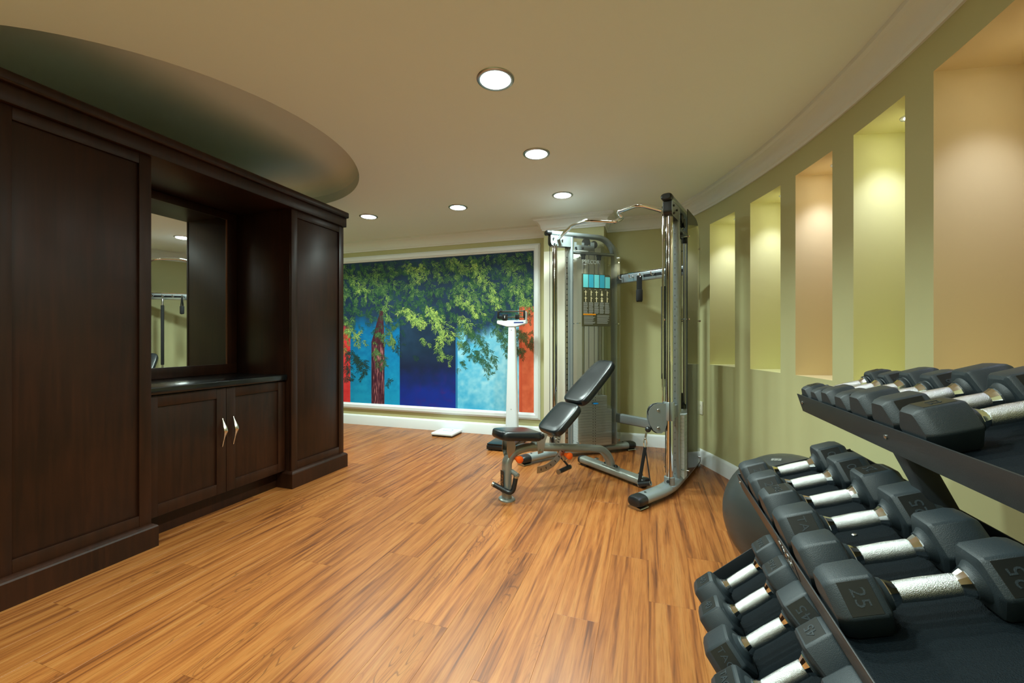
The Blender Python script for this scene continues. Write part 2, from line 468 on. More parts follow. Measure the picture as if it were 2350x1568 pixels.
# curved wall with wedge-shaped lit niches
bm = nb()
marks = {A_TOP + .6, A_BOT - .6}
for a0, a1, _ in NICHES: marks.update((a0, a1))
ang = sorted(marks); full = []
for a, b in zip(ang[:-1], ang[1:]):
    k = max(1, int((b - a) / 1.0))
    full += [a + (b - a) * i / k for i in range(k)]
full.append(ang[-1])
def in_niche(a):
    return any(a1 < a < a0 for a0, a1, _ in NICHES)
cache = {}
def V(bm, x, y, z):
    k = (round(x, 5), round(y, 5), round(z, 5))
    if k not in cache: cache[k] = bm.verts.new((x, y, z))
    return cache[k]
for a, b in zip(full[:-1], full[1:]):
    p, q = arc(a), arc(b)
    zs = [0, SILL, NTOP, CEIL]
    for k in range(3):
        if k == 1 and in_niche((a + b) / 2): continue
        bm.faces.new((V(bm, p.x, p.y, zs[k]), V(bm, q.x, q.y, zs[k]), V(bm, q.x, q.y, zs[k+1]), V(bm, p.x, p.y, zs[k+1])))
# outer shell
po = [arc(a, AR + .6) for a in full]
for p, q in zip(po[:-1], po[1:]):
    bm.faces.new((V(bm, p.x, p.y, 0), V(bm, q.x, q.y, 0), V(bm, q.x, q.y, CEIL), V(bm, p.x, p.y, CEIL)))
wall_r = struct(obj('wall_right', bm, 'wall', angle=20))
NDIR = Vector((cos(radians(11.5)), sin(radians(11.5))))
names = ['far lime', 'second lime', 'middle peach', 'tall lime', 'near peach', 'hidden lime']
for a0, a1, mt in NICHES:
    f, g = arc(a0), arc(a1)
    base_dir = radians(11.5 + 0.35 * (a0 - 9.05))
    nd = Vector((cos(base_dir), sin(base_dir)))
    dpt = f + nd * (0.40 if a0 > 5 else 0.52)
    bm = nb()
    for (u, v) in ((f, dpt), (dpt, g)):
        bm.faces.new([bm.verts.new(p) for p in ((u.x, u.y, SILL), (v.x, v.y, SILL), (v.x, v.y, NTOP), (u.x, u.y, NTOP))])
    obj('niche_panel', bm, mt, wall_r, smooth=False)
    steps = [arc(a1 + (a0 - a1) * i / 4) for i in range(5)]
    bm = nb(); bm.faces.new([bm.verts.new((p.x, p.y, NTOP)) for p in steps + [dpt]])
    sf = obj('niche_soffit', bm, mt, wall_r, smooth=False)
    bm = nb(); bm.faces.new([bm.verts.new((p.x, p.y, SILL)) for p in steps + [dpt]])
    obj('niche_sill', bm, mt, wall_r, smooth=False)
    # small recessed downlight in the niche soffit
    lp = f * 0.17 + g * 0.46 + dpt * 0.37
    bm = nb(); lathe(bm, (lp.x, lp.y, NTOP - .003), (0, 0, 1), [(0, .036), (0, .03), (.0025, .03), (.0025, .036)], cap=False)
    lathe(bm, (lp.x, lp.y, NTOP - .004), (0, 0, 1), [(0, .038), (.0035, .040), (.004, .03), (.001, .028)], cap=False)
    lt = obj('niche_downlight', bm, 'trim')
    tag(lt, {0: 'small round downlight in the farthest lime niche, beside the cable machine', 1: 'small round downlight in the second lime niche from the cable machine',
             2: 'small round downlight in the middle peach niche', 3: 'small round downlight in the lime niche next to the nearest peach one',
             4: 'small round downlight in the nearest, largest peach niche', 5: 'small round downlight in the niche beyond the right edge'}[NICHES.index((a0, a1, mt))],
        'downlight', 'small downlights in the wall niches')
    bm = nb(); cyl(bm, (lp.x, lp.y, NTOP - .0015), (lp.x, lp.y, NTOP - .0005), .028)
    obj('lens', bm, 'lens', lt)
    ld = bpy.data.lights.new('niche_lamp', 'SPOT'); ld.energy = NICHE_W * (3.5 if a0 > 5 else 3.0); ld.spot_size = radians(92); ld.spot_blend = 0.9
    ld.shadow_soft_size = 0.03; ld.color = (0.88, 0.97, 1.25)
    lo = bpy.data.objects.new('niche_lamp', ld); COL.objects.link(lo); lo.location = (lp.x, lp.y, NTOP - .02)

# crown moulding and baseboards
crown = [(0.0, CEIL - .125), (0.012, CEIL - .125), (0.016, CEIL - .112), (0.026, CEIL - .104)]
for k in range(7):
    t = k / 6 * pi / 2
    crown.append((0.026 + 0.058 * (1 - cos(t)), CEIL - .104 + 0.074 * sin(t)))
crown += [(0.092, CEIL - .024), (0.100, CEIL - .02), (0.100, CEIL), (0.0, CEIL)]
basep = [(0.0, 0.0), (0.016, 0.0), (0.016, 0.105), (0.012, 0.118), (0.006, 0.126), (0.0, 0.128)]
pathA = [(FARX, WY), (PIL[0], WY), (PIL[0], PIL[2]), (PIL[1], PIL[2]), (PIL[1], WY), (arc(A_TOP).x, WY)]
pathB = [tuple(arc(A_TOP - (A_TOP - A_BOT) * i / 60)) for i in range(61)]
bm = nb(); moulding(bm, pathA + pathB[1:], crown); struct(obj('trim_crown', bm, 'trim', angle=25))
bm = nb(); moulding(bm, [(FARX, WY), (PIL[0], WY)], basep); struct(obj('baseboard_back', bm, 'trim', angle=25))
bm = nb(); moulding(bm, [(PIL[1], PIL[2]), (PIL[1], WY), (arc(A_TOP).x, WY)] + pathB[1:], basep); struct(obj('baseboard_right', bm, 'trim', angle=25))

# outlet on the curved wall
def wall_hit(px):
    r = ray(px, CY); d = Vector((r.x, r.y)); c = -AC
    A = d.dot(d); B = 2 * d.dot(c); C = c.dot(c) - AR * AR
    t = (-B + sqrt(B*B - 4*A*C)) / (2*A)
    return d * t, t
p, t = wall_hit(1608.5); zc = HC - (936 - CY) / F * t
out_r = empty('wall_outlet', (p.x, p.y, zc), atan2(p.y - AC.y, p.x - AC.x))
tag(out_r, 'ivory double power outlet on the curved wall behind the cable machine', 'outlet')
bm = nb(); box(bm, (-.007, -.036, -.058), (-.0005, .036, .058), bev=.003); obj('cover_plate', bm, 'outlet', out_r)
for s in (-1, 1):
    bm = nb(); prism(bm, [(.017*cos(a), .0145*sin(a)) for a in [2*pi*i/14 for i in range(14)]], (-.007, 0, s * .02), (0, -1, 0), (0, 0, 1), .0015)
    so = obj('socket', bm, 'outlet', out_r)
    bm = nb()
    for yy in (-.006, .006): box(bm, (-.0092, yy - .0012, s*.02 - .002), (-.0084, yy + .0012, s*.02 + .006))
    cyl(bm, (-.0092, 0, s*.02 - .008), (-.0084, 0, s*.02 - .008), .0022, n=8)
    obj('slot', bm, 'hole', so)

# ceiling downlights
LIGHTS = [(1137, 182), (1231, 353), (1291, 448), (1051, 476), (846, 497)]
LPOS = [onZ(px, py, CEIL) for px, py in LIGHTS]
llab = ['large round ceiling downlight nearest the camera, above the open floor', 'round ceiling downlight second from the camera', 'round ceiling downlight above the cable machine',
        'round ceiling downlight above the bathroom scale, centre of the far row', 'leftmost round ceiling downlight, above the mural beside the cabinet']
rest = [(-.71, 1.02), (-.71, .18), (-.71, -.66), (-1.72, -.2), (-3.7, 3.54)]
for i, p in enumerate(LPOS + [Vector((x, y, CEIL)) for x, y in rest]):
    bm = nb(); lathe(bm, (p.x, p.y, CEIL - .007), (0, 0, 1), [(0.0005, .074), (0, .078), (.0005, .084), (.003, .089), (.0068, .091), (.0068, .072), (.0035, .072)], n=40, cap=False)
    r = obj('ceiling_downlight', bm, 'steel')
    tag(r, llab[i] if i < 5 else ['round ceiling downlight above the near end of the dumbbell rack', 'round ceiling downlight straight above the camera', 'round ceiling downlight behind the camera by the back wall', 'round ceiling downlight behind the camera beside the tall cabinet', 'round ceiling downlight in the alcove behind the cabinet wall'][i - 5], 'downlight', 'round ceiling downlights')
    bm = nb(); cyl(bm, (p.x, p.y, CEIL - .004), (p.x, p.y, CEIL - .001), .074, n=40); obj('lens', bm, 'lens', r)
    ld = bpy.data.lights.new('downlight_lamp', 'AREA'); ld.shape = 'DISK'; ld.size = .14; ld.energy = LAMP_W; ld.color = (0.82, 1.0, 0.93)
    ld.spread = radians(134)
    lo = bpy.data.objects.new('downlight_lamp', ld); COL.objects.link(lo); lo.location = (p.x, p.y, CEIL - .012)
    l2 = ld.copy(); l2.energy = LAMP_W * .2; l2.spread = radians(179)       # wide spill of the same lamp
    lo = bpy.data.objects.new('downlight_spill', l2); COL.objects.link(lo); lo.location = (p.x, p.y, CEIL - .013)

# ================================================================== CABINETS
FX = -2.51; BX = -3.115; CTOP = 2.07
def tall_cabinet(y0, y1, label, inner):
    r = empty('tall_cabinet', (FX, (y0 + y1) / 2, 0)); ox, oy = FX, (y0 + y1) / 2
    tag(r, label, 'cabinet', 'tall side cabinets')
    def bx(name, a, b, bev=.002, m='wood'):
        bm = nb(); box(bm, (a[0] - ox, a[1] - oy, a[2]), (b[0] - ox, b[1] - oy, b[2]), bev=bev); return obj(name, bm, m, r)
    bx('body', (BX, y0 + .002, .03), (FX - .02, y1 - .002, CTOP - .001), .001)
    sw, zb = .055, .12
    bx('stile', (FX - .02, y0, zb), (FX, y0 + sw, CTOP - .001)); bx('stile', (FX - .02, y1 - sw, zb), (FX, y1, CTOP - .001))
    bx('rail', (FX - .02, y0 + sw, CTOP - .056), (FX - .0005, y1 - sw, CTOP - .001)); bx('rail', (FX - .02, y0 + sw, zb), (FX - .0005, y1 - sw, zb + .062))
    # bead round the recessed panel
    bx('door_panel', (FX - .0195, y0 + sw, zb + .062), (FX - .010, y1 - sw, CTOP - .056), .003)
    bm = nb()
    ya, yb = y0 - .02 - oy, y1 + .018 - oy; xf = .028; xb = BX - ox
    prof = [(0, 0), (0, .105), (-.004, .112), (-.012, .118), (-.02, .123), (-.028, .125)]
    rings = [[(xb, ya - p, z), (xf + p, ya - p, z), (xf + p, yb + p, z), (xb, yb + p, z)] for p, z in prof]
    loft(bm, [[Vector(v) for v in ring] for ring in rings]); obj('plinth', bm, 'wood', r, angle=20)
    return r
tall_cabinet(.925, 1.487, 'tall dark wood cabinet on the left, beside the mirror niche, cut by the picture edge', 1)
tall_cabinet(2.395, 2.945, 'tall narrow dark wood cabinet beside the mural', -1)

r = empty('cabinet_cornice', (-2.75, 1.935, CTOP)); tag(r, 'dark wood cornice running along the top of the whole cabinet wall', 'cornice')
def rbx(root, name, a, b, m='wood', bev=.002, seg=2):
    l = root.location; bm = nb(); box(bm, [p - q for p, q in zip(a, l)], [p - q for p, q in zip(b, l)], bev=bev, seg=seg); return obj(name, bm, m, root)
rbx(r, 'fascia', (BX, .90, CTOP), (-2.488, 2.957, 2.146), bev=.003)
rbx(r, 'top_moulding', (BX, .885, 2.146), (-2.466, 2.968, 2.196), bev=.012, seg=3)

r = empty('base_cabinet', (-2.565, 1.94, 0)); tag(r, 'low dark wood base cabinet with two handled doors under the mirror', 'cabinet')
rbx(r, 'body', (BX, 1.489, .127), (-2.588, 2.393, .795), bev=.001)
rbx(r, 'toe_kick', (BX, 1.509, 0), (-2.63, 2.373, .126), bev=.001)
def door_part(y0, y1, hy):
    d = rbx(r, 'door', (-2.587, y0, .125), (-2.575, y1, .79), bev=.001)
    def sub(name, a, b, m='wood', bev=.0015):
        o = rbx(r, name, a, b, m, bev); o.parent = d; return o
    sw = .06
    sub('stile', (-2.5875, y0, .125), (-2.566, y0 + sw, .79)); sub('stile', (-2.5875, y1 - sw, .125), (-2.566, y1, .79))
    sub('rail', (-2.5875, y0 + sw, .728), (-2.5665, y1 - sw, .79)); sub('rail', (-2.5875, y0 + sw, .125), (-2.5665, y1 - sw, .19))
    # boomerang pull
    bm = nb(); path = []; sc = []
    for k in range(17):
        t = k / 16; z = .60 - .18 * t
        bow = (t / .42) if t < .42 else (1 - t) / .58
        path.append(Vector((-2.566 + .004 + .036 * bow ** 1.0 - r.location.x, hy - .004 * bow - r.location.y, z)))
        wd = max(.12, min(t / .3, 1) * (1 if t < .45 else max(.28, 1 - (t - .45) / .35)))
        sc.append(wd)
    sweep(bm, path, oval(.0075, .0125, 12), up=(0, 1, 0), scale=sc)
    h = obj('handle', bm, 'nickel', d, angle=60); h['label'] = 'satin nickel boomerang pull'
door_part(1.491, 1.9385, 1.912); door_part(1.9415, 2.391, 1.985)
ct = empty('countertop', (-2.75, 1.94, .797)); tag(ct, 'polished black granite countertop between the tall cabinets', 'countertop')
rbx(ct, 'slab', (BX, 1.489, .797), (-2.545, 2.393, .838), 'granite', .006)

mr = empty('wall_mirror', (-3.06, 1.94, .84)); tag(mr, 'framed mirror in the dark cabinet niche reflecting the cable machine', 'mirror')
rbx(mr, 'backboard', (BX, 1.489, .839), (-3.078, 2.393, CTOP - .002), bev=.001)
for a, b in (((-3.078, 1.489, .839), (-3.052, 2.393, .912)), ((-3.078, 1.489, 2.014), (-3.052, 2.393, CTOP - .002)), ((-3.078, 1.489, .912), (-3.052, 1.564, 2.014)), ((-3.078, 2.318, .912), (-3.052, 2.393, 2.014))):
    rbx(mr, 'frame_board', a, b, bev=.002)
rbx(mr, 'bead', (-3.0615, 2.3125, .912), (-3.056, 2.318, 2.014), 'bronze', bev=.001)
gl = rbx(mr, 'mirror_glass', (-3.0775, 1.564, .912), (-3.0625, 2.318, 2.014), 'mirror', bev=0)

# ================================================================== MURAL
def mw(cx, cy):                 # position inside the detail view of the mural -> wall point
    p = onY(780 + cx / 3.92, 560 + cy / 3.92, WY)
    return p.x, p.z
MX0, MX1, MZ0, MZ1 = -4.35, -1.222, .279, 2.09
mu = empty('mural', ((MX0 + MX1) / 2, WY, MZ0)); tag(mu, 'framed wall mural of a leafy tree before blue, navy and red doors', 'mural')
ml = mu.location
def inm(x, z): return Vector((x - ml.x, 0, z - ml.z))
# moulded frame
bm = nb()
fp = [(0, 0), (.006, .012), (.016, .016), (.022, .026), (.056, .026), (.062, .02), (.07, .018), (.078, .010), (.08, 0)]
corners = [(MX0, MZ0, -1, -1), (MX1, MZ0, 1, -1), (MX1, MZ1, 1, 1), (MX0, MZ1, -1, 1)]
for k in range(4):
    a, b = corners[k], corners[(k + 1) % 4]
    bm = nb()
    rings = [[inm(c[0] + c[2] * o, c[1] + c[3] * o) + Vector((0, -h - .0005, 0)) for o, h in fp] for c in (a, b)]
    loft(bm, rings); obj('frame_rail', bm, 'trim', mu, angle=20)
# print: painted fields, then leaves
cache_noise = {}
def vn(ix, iy, s):
    k = (ix, iy, s)
    if k not in cache_noise: cache_noise[k] = random.Random(ix * 7349 + iy * 9151 + s * 31).random()
    return cache_noise[k]
def noise(x, y, s=0):
    ix, iy = math.floor(x), math.floor(y); fx, fy = x - ix, y - iy
    fx = fx*fx*(3-2*fx); fy = fy*fy*(3-2*fy)
    return (vn(ix,iy,s)*(1-fx)+vn(ix+1,iy,s)*fx)*(1-fy)+(vn(ix,iy+1,s)*(1-fx)+vn(ix+1,iy+1,s)*fx)*fy
def fbm(x, y, s=0): return .55*noise(x,y,s)+.3*noise(2.1*x,2.1*y,s+1)+.15*noise(4.3*x,4.3*y,s+2)
def mixc(a, b, t): t = max(0, min(1, t)); return tuple(p*(1-t)+q*t for p, q in zip(a, b))
def bg(cx, cy):
    """printed field colour (sRGB 0-255) at detail-view position"""
    n = fbm(cx/120, cy/120, 3); f = fbm(cx/38, cy/38, 9)
    navy = mixc((36, 66, 96), (18, 36, 58), n)
    if cx < 95: c = mixc((206, 44, 50), (232, 70, 72), f)
    elif cx < 290: c = mixc((0, 104, 160), (22, 150, 196), (cy-800)/600 + (f-.5)*.8)
    elif cx < 540: c = mixc((0, 112, 170), (20, 150, 200), (cy-850)/500 + (f-.5)*.8)
    elif cx < 1042:
        c = mixc((22, 34, 66), (18, 44, 142), (cy-1050)/330 + (n-.5)*.7)
        c = mixc(c, (78, 34, 120), max(0, (f-.5)*1.6) * max(0, min(1, (cy-1050)/300)) * (.8 if cx > 700 else .3))
    elif cx < 1060: c = (40, 120, 172)
    elif cx < 1612:
        c = mixc((60, 168, 212), (158, 214, 232), .45 + (f-.5)*.9 + (n-.5)*.8 + (cx-1060)/1500)
        c = mixc(c, (18, 142, 198), max(0, (cy-1330)/260 + (n-.62)*1.6 - abs(cx-1180)/900))
    else: c = mixc((214, 88, 56), (246, 126, 86), f*.9 + (0 if cx > 1640 else -.6))
    if cx > 1600 and cy < 560: c = navy
    # shade of foliage at the top
    edge = 800 + 160*(fbm(cx/90, 5, 17)-.5)*2
    if cx < 290: edge -= 60
    if 290 < cx < 545: edge -= 40
    if cx > 1050: edge -= 40
    if cx > 1600: edge = 520
    return mixc(navy, c, (cy-edge)/130 + .5) if not (545 <= cx < 1042) else mixc(navy, c, (cy-950)/150)
bm = nb(); cl = bm.loops.layers.float_color.new('Col')
xs = sorted(set([-200 + i*8 for i in range(0, 245)] + [94, 96, 289, 291, 539, 541, 1041, 1043, 1059, 1061, 1611, 1613, 1748]))
rows = 200
z_of = [MZ0 + (MZ1 - MZ0) * j / rows for j in range(rows + 1)]
def wx(cx): return onY(780 + cx/3.92, CY, WY).x
colX = [(c, wx(c)) for c in xs if MX0 < wx(c) < MX1]
colX = [(colX[0][0] - 8, MX0)] + colX + [(1750, MX1)]
def cyof(X, z):                 # back to the detail view row
    d = -X * ST + WY * CT
    return ((CY - F * (z - HC) / d) - 560) * 3.92
grid = [[bm.verts.new(inm(X, z) + Vector((0, -.003, 0))) for z in z_of] for c, X in colX]
for i in range(len(colX) - 1):
    for j in range(rows):
        f = bm.faces.new((grid[i][j], grid[i+1][j], grid[i+1][j+1], grid[i][j+1]))
        for lp in f.loops:
            X = lp.vert.co.x + ml.x; z = lp.vert.co.z + ml.z
            cx = max(colX[i][0] + .6, min(colX[i+1][0] - .6, colX[i][0] if lp.vert.co.x < (colX[i][1] + colX[i+1][1])/2 - ml.x else colX[i+1][0]))
            lp[cl] = lin(bg(cx, cyof(X, z)))
obj('printed_panel', bm, 'print', mu, smooth=False)
# trunk and leaves, flat print detail on the panel
bm = nb(); cl = bm.loops.layers.float_color.new('Col')
def quad(pts, col, dy):
    vs_ = [bm.verts.new(inm(*mw(x, y)) + Vector((0, -dy, 0))) for x, y in pts]
    try: f = bm.faces.new(vs_)
    except ValueError: return
    for lp in f.loops: lp[cl] = lin(col)
RR = random.Random(11)
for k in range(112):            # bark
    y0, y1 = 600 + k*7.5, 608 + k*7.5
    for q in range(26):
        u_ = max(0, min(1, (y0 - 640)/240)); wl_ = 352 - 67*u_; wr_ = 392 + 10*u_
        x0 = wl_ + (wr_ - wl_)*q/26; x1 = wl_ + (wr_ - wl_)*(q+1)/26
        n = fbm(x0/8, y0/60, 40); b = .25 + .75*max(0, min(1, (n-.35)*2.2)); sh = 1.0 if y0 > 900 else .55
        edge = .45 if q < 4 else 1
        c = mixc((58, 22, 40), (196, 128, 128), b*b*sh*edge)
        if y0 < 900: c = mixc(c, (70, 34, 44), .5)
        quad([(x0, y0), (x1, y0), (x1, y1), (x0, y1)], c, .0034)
def sprig(x, y, L, ang, br, tone=0):
    """drooping sprig of narrow leaves; br = brightness"""
    lo = [(22, 66, 52), (26, 52, 56), (50, 54, 34)][tone]; hi = [(206, 228, 112), (128, 186, 104), (150, 144, 78)][tone]
    n = RR.randint(5, 8); dx, dy = sin(ang), cos(ang); depth = .0038 + br*.0035
    for i in range(n):
        t = i / n; px, py = x + dx*L*t, y + dy*L*t
        for s in (-1, 1):
            a = ang + s*(.18 + .95*RR.random()*(1 - .45*t)); l = L*(.34 + .34*RR.random())*(1.1 - .35*t); w_ = max(1.8, l*.066)
            ex, ey = px + sin(a)*l, py + cos(a)*l
            mx_, my_ = px + sin(a)*l*.45, py + cos(a)*l*.45; ox_, oy_ = cos(a)*w_, -sin(a)*w_
            if ey < 40 or ex > 1748: continue
            c = mixc(lo, hi, br*(.3 + .85*RR.random()))
            if my_ < cyof(wx(mx_), MZ1) + 12: continue
            quad([(px, py), (mx_ + ox_, my_ + oy_), (ex, ey), (mx_ - ox_, my_ - oy_)], c, depth + RR.random()*.0008)
def cloud(n, x0, x1, y0, y1, b0, b1, L0=50, L1=80, tone=0, tilt=.35):
    for _ in range(n):
        sprig(RR.uniform(x0, x1), RR.uniform(y0, y1), RR.uniform(L0, L1), RR.gauss(.15, tilt), RR.uniform(b0, b1), tone)
def strand(x0, y0, x1, y1, n, b, spread=22, L=58, tone=0):
    n = int(n*1.7)
    for i in range(n):
        t = (i + RR.random()) / n
        sprig(x0 + (x1-x0)*t + RR.gauss(0, spread), y0 + (y1-y0)*t + RR.gauss(0, spread*.8), L*RR.uniform(.6, 1.1), RR.gauss(.2, .6), b*RR.uniform(.75, 1.1), tone)
cloud(420, -150, 1740, 60, 430, .08, .42, 36, 70, 0, .75)
cloud(160, -150, 1740, 400, 700, .05, .24, 36, 66, 0, .75)
cloud(170, 940, 1740, 60, 560, .25, .68, 34, 62, 0, .7)
cloud(140, -150, 500, 150, 520, .2, .58, 34, 62, 0, .7)
cloud(110, -150, 560, 500, 800, .08, .34, 34, 62, 0, .7)
cloud(150, 1020, 1740, 420, 800, .12, .42, 34, 62, 0, .7)
cloud(90, 560, 1000, 420, 700, .12, .38, 34, 62, 0, .7)
for a in ((120,300,230,460,10,.8),(300,240,360,390,9,.6),(400,430,440,690,12,.62),(620,160,700,300,14,.8),(640,330,670,460,6,.5),(720,180,780,290,8,.75),(830,170,910,320,9,.6),
          (990,120,1150,250,14,.7),(1180,150,1290,320,16,.85),(1300,330,1420,560,16,.9),(1480,130,1580,320,12,.55),(1560,380,1720,560,18,.8),(1640,300,1730,420,10,.65),(1100,330,1280,560,14,.62),
          (580,560,700,700,16,.95),(690,640,745,740,12,.95),(780,560,880,660,14,.9),(860,620,1010,840,16,.95),(870,720,920,900,12,.85),(890,880,925,1040,10,.7),(1030,440,1250,630,20,.85),
          (1080,640,1160,720,9,.75),(1050,780,1090,900,6,.55),(-60,300,40,480,10,.6),(-80,560,90,700,12,.55),(50,720,180,880,14,.78),(-60,800,60,940,8,.6),(430,800,480,890,7,.6),(350,780,400,860,6,.45),(760,840,775,880,3,.75),(310,900,325,1040,5,.5),(390,1000,410,1100,5,.35)):
    strand(*a)
for a in ((1100,860,1220,1020,16,.22),(1160,760,1340,960,22,.28),(1240,960,1330,1080,12,.22),(1330,1120,1345,1170,3,.35),(1390,980,1410,1060,5,.3),(1420,760,1560,960,22,.3),(1090,1040,1105,1110,4,.3),(1500,940,1520,1020,5,.3)):
    strand(*a)
for a in ((1580,780,1740,860,18,.5),(1560,860,1640,1000,9,.4),(1680,860,1745,960,8,.45)):
    strand(*a, tone=2)
for a in ((60,960,230,1080,20,.12),(180,1060,230,1200,7,.12),(60,1060,90,1240,9,.10),(430,1180,430,1260,2,.2),(480,820,540,960,8,.15),(640,980,690,1020,2,.15)):
    strand(*a, tone=1)
lv = obj('printed_foliage', bm, 'print', mu, smooth=False); lv['kind'] = 'stuff'; lv['label'] = 'printed hanging foliage and bark'

# ================================================================== CABLE MACHINE
mo = c2w(.755, 3.39); MA = radians(37.3 + 18.3)
mach = empty('cable_machine', (mo.x, mo.y, 0), MA - pi/2)
tag(mach, 'silver dual tower cable machine with chrome columns and pull-up bar in the corner', 'gym machine')
HW = .588; TA = radians(18.0)
def part(name, bm, m, parent=mach, **k): return obj(name, bm, m, parent, **k)
def tower(sd, car_z):
    rd = Vector((-sd*sin(TA), cos(TA), 0)); on = Vector((sd*cos(TA), sin(TA), 0)); b0 = Vector((sd*HW, 0, 0))
    def tp(s, n, z): return b0 + rd*s + on*n + Vector((0, 0, z))
    Z = Vector((0, 0, 1))
    # bent base tube
    path = fillet([b0 + Vector((0, -.375, .05)), b0 + Vector((0, -.02, .05)), tp(.83, 0, .05)], .14, 8)
    bm = nb(); sweep(bm, path, oval(.052, .034, 24)); base = part('base_tube', bm, 'silver')
    for e, d in ((path[0], (path[0]-path[1]).normalized()), (path[-1], (path[-1]-path[-2]).normalized())):
        bm = nb(); pts = [e - d*.05, e, e + d*.02, e + d*.034, e + d*.04]
        sweep(bm, pts, oval(.0535, .0355, 24), scale=[1, 1, .97, .85, .6]); part('end_cap', bm, 'plastic', base)
        bm = nb(); q = e - d*.06
        sweep(bm, [q, q + d*.09], oval(.05, .009, 16), up=(0, 0, 1)); o = part('foot_pad', bm, 'steel', base); o.location = (0, 0, -.041)
        bm = nb(); cyl(bm, e - d*.09 + Vector((0, 0, .031)), e - d*.09 + Vector((0, 0, .037)), .008, n=10); part('bolt', bm, 'plastic', base)
    # socket and chrome column
    bm = nb(); lathe(bm, tp(0, 0, .06), Z, [(0, .046), (.012, .046), (.016, .036), (.07, .036), (.072, .028)]); soc = part('column_socket', bm, 'silver')
    bm = nb(); fd = -rd
    cyl(bm, tp(0, 0, .105) + fd*.033, tp(0, 0, .105) + fd*.04, .011, n=14); part('bolt', bm, 'plastic', soc)
    bm = nb(); cyl(bm, tp(0, 0, .13), tp(0, 0, 1.975), .0245, n=28); part('guide_column', bm, 'chrome')
    bm = nb(); cyl(bm, tp(-.045, .012, .09), tp(-.045, .012, 1.975), .0028, n=8); part('cable', bm, 'plastic')
    bm = nb(); cyl(bm, tp(-.004, -.042*1, .62), tp(-.004, -.042*1, 1.975), .0075, n=10); part('slide_rod', bm, 'chrome')
    # perforated adjustment bar
    bm = nb(); a = tp(.122, 0, .07); box(bm, (-.014, -.008, 0), (.014, .008, 1.91), bev=.002)
    bmesh.ops.transform(bm, matrix=frame_m(a, rd, on*(1)), verts=bm.verts[:]); ab = part('adjustment_bar', bm, 'steel')
    bm = nb()
    for k in range(36):
        zz = .12 + k*.05
        cyl(bm, tp(.122, -.0086, zz), tp(.122, -.0078, zz), .0062, n=8); cyl(bm, tp(.122, .0078, zz), tp(.122, .0086, zz), .0062, n=8)
    o = part('pin_holes', bm, 'hole', ab); o['kind'] = 'stuff'
    # frame: upright, curved top beam running down the back
    bm = nb(); sweep(bm, [tp(.166, 0, .06), tp(.166, 0, 2.06)], oval(.018, .034, 20), up=on); part('upright', bm, 'silver')
    path = [tp(-.075, 0, 2.085), tp(.45, 0, 2.085)]
    for k in range(1, 11):
        t = k/10*pi/2; path.append(tp(.45 + .19*sin(t), 0, 2.085 - .19*(1 - cos(t))))
    path.append(tp(.64, 0, .06))
    bm = nb(); sweep(bm, path, oval(.0235, .037, 22), up=on); tb = part('top_beam', bm, 'silver')
    bm = nb(); e = tp(-.075, 0, 2.085); sweep(bm, [e + rd*.03, e, e - rd*.012, e - rd*.02], oval(.0245, .0385, 22), up=on, scale=[1, 1, .95, .7]); part('end_cap', bm, 'plastic', tb)
    bm = nb(); sweep(bm, [tp(.18, 0, 1.925), tp(.63, 0, 1.925)], oval(.014, .03, 16), up=on); part('cross_rail', bm, 'silver')
    # column head
    poly = [(-.055, .062), (.15, .062), (.15, -.035), (-.03, -.035), (-.048, -.025), (-.055, 0)]
    for s in (-1, 1):
        bm = nb(); prism(bm, poly, tp(0, s*.030 - .002, 2.0), rd, Z, .004 * sd); hp = part('head_plate', bm, 'silver', angle=20)
        for (u, v) in ((-.03, .03), (-.02, -.02), (.06, .02)):
            bm = nb(); cyl(bm, tp(u, s*.033, 2.0 + v), tp(u, s*.042, 2.0 + v), .0075, n=10); part('bolt', bm, 'plastic', hp)
    bm = nb(); sweep(bm, fillet([tp(-.052, 0, 2.06), tp(-.052, 0, 1.972), tp(.12, 0, 1.968)], .03, 6), oval(.005, .030, 12, 6), up=on); part('head_trim', bm, 'plastic')
    # pulley bracket under the beam
    bm = nb(); prism(bm, [(.185, 0), (.40, 0), (.40, .085), (.36, .085), (.36, .05), (.29, .05), (.29, .075), (.265, .075), (.265, .05), (.21, .05), (.21, .075), (.185, .075)], tp(0, -.03 if True else 0, 1.94), rd, Z, .004); pb = part('pulley_bracket', bm, 'silver', angle=20)
    for u, v in ((.20, .02), (.275, .02)):
        bm = nb(); cyl(bm, tp(u, -.03, 1.94+v), tp(u, -.042, 1.94+v), .010, n=12); part('bolt', bm, 'plastic', pb)
    for u, v in ((.33, 2.03), (.41, 2.01)):
        bm = nb(); lathe(bm, tp(u, -.016, v), on, [(0, .036), (.006, .036), (.012, .030), (.02, .030), (.026, .036), (.032, .036)]); part('pulley', bm, 'plastic')
    # guide rods, collars, cables, weight stack
    for u in (.298, .47):
        bm = nb(); cyl(bm, tp(u, 0, .09), tp(u, 0, 1.91), .0125, n=16); gr = part('guide_rod', bm, 'steel')
        bm = nb(); lathe(bm, tp(u, 0, 1.865), Z, [(0, .017), (.005, .02), (.03, .02), (.035, .026), (.045, .026)]); part('collar', bm, 'plastic', gr)
    for u in (.36, .42):
        bm = nb(); cyl(bm, tp(u, 0, .58), tp(u, 0, 1.99), .0024, n=6); part('cable', bm, 'plastic')
    pz = .088; ph = .0262
    bm = nb(); box(bm, (.0, -.052, 0), (.365, .052, ph - .0014), bev=.0012, seg=1); wp0 = None
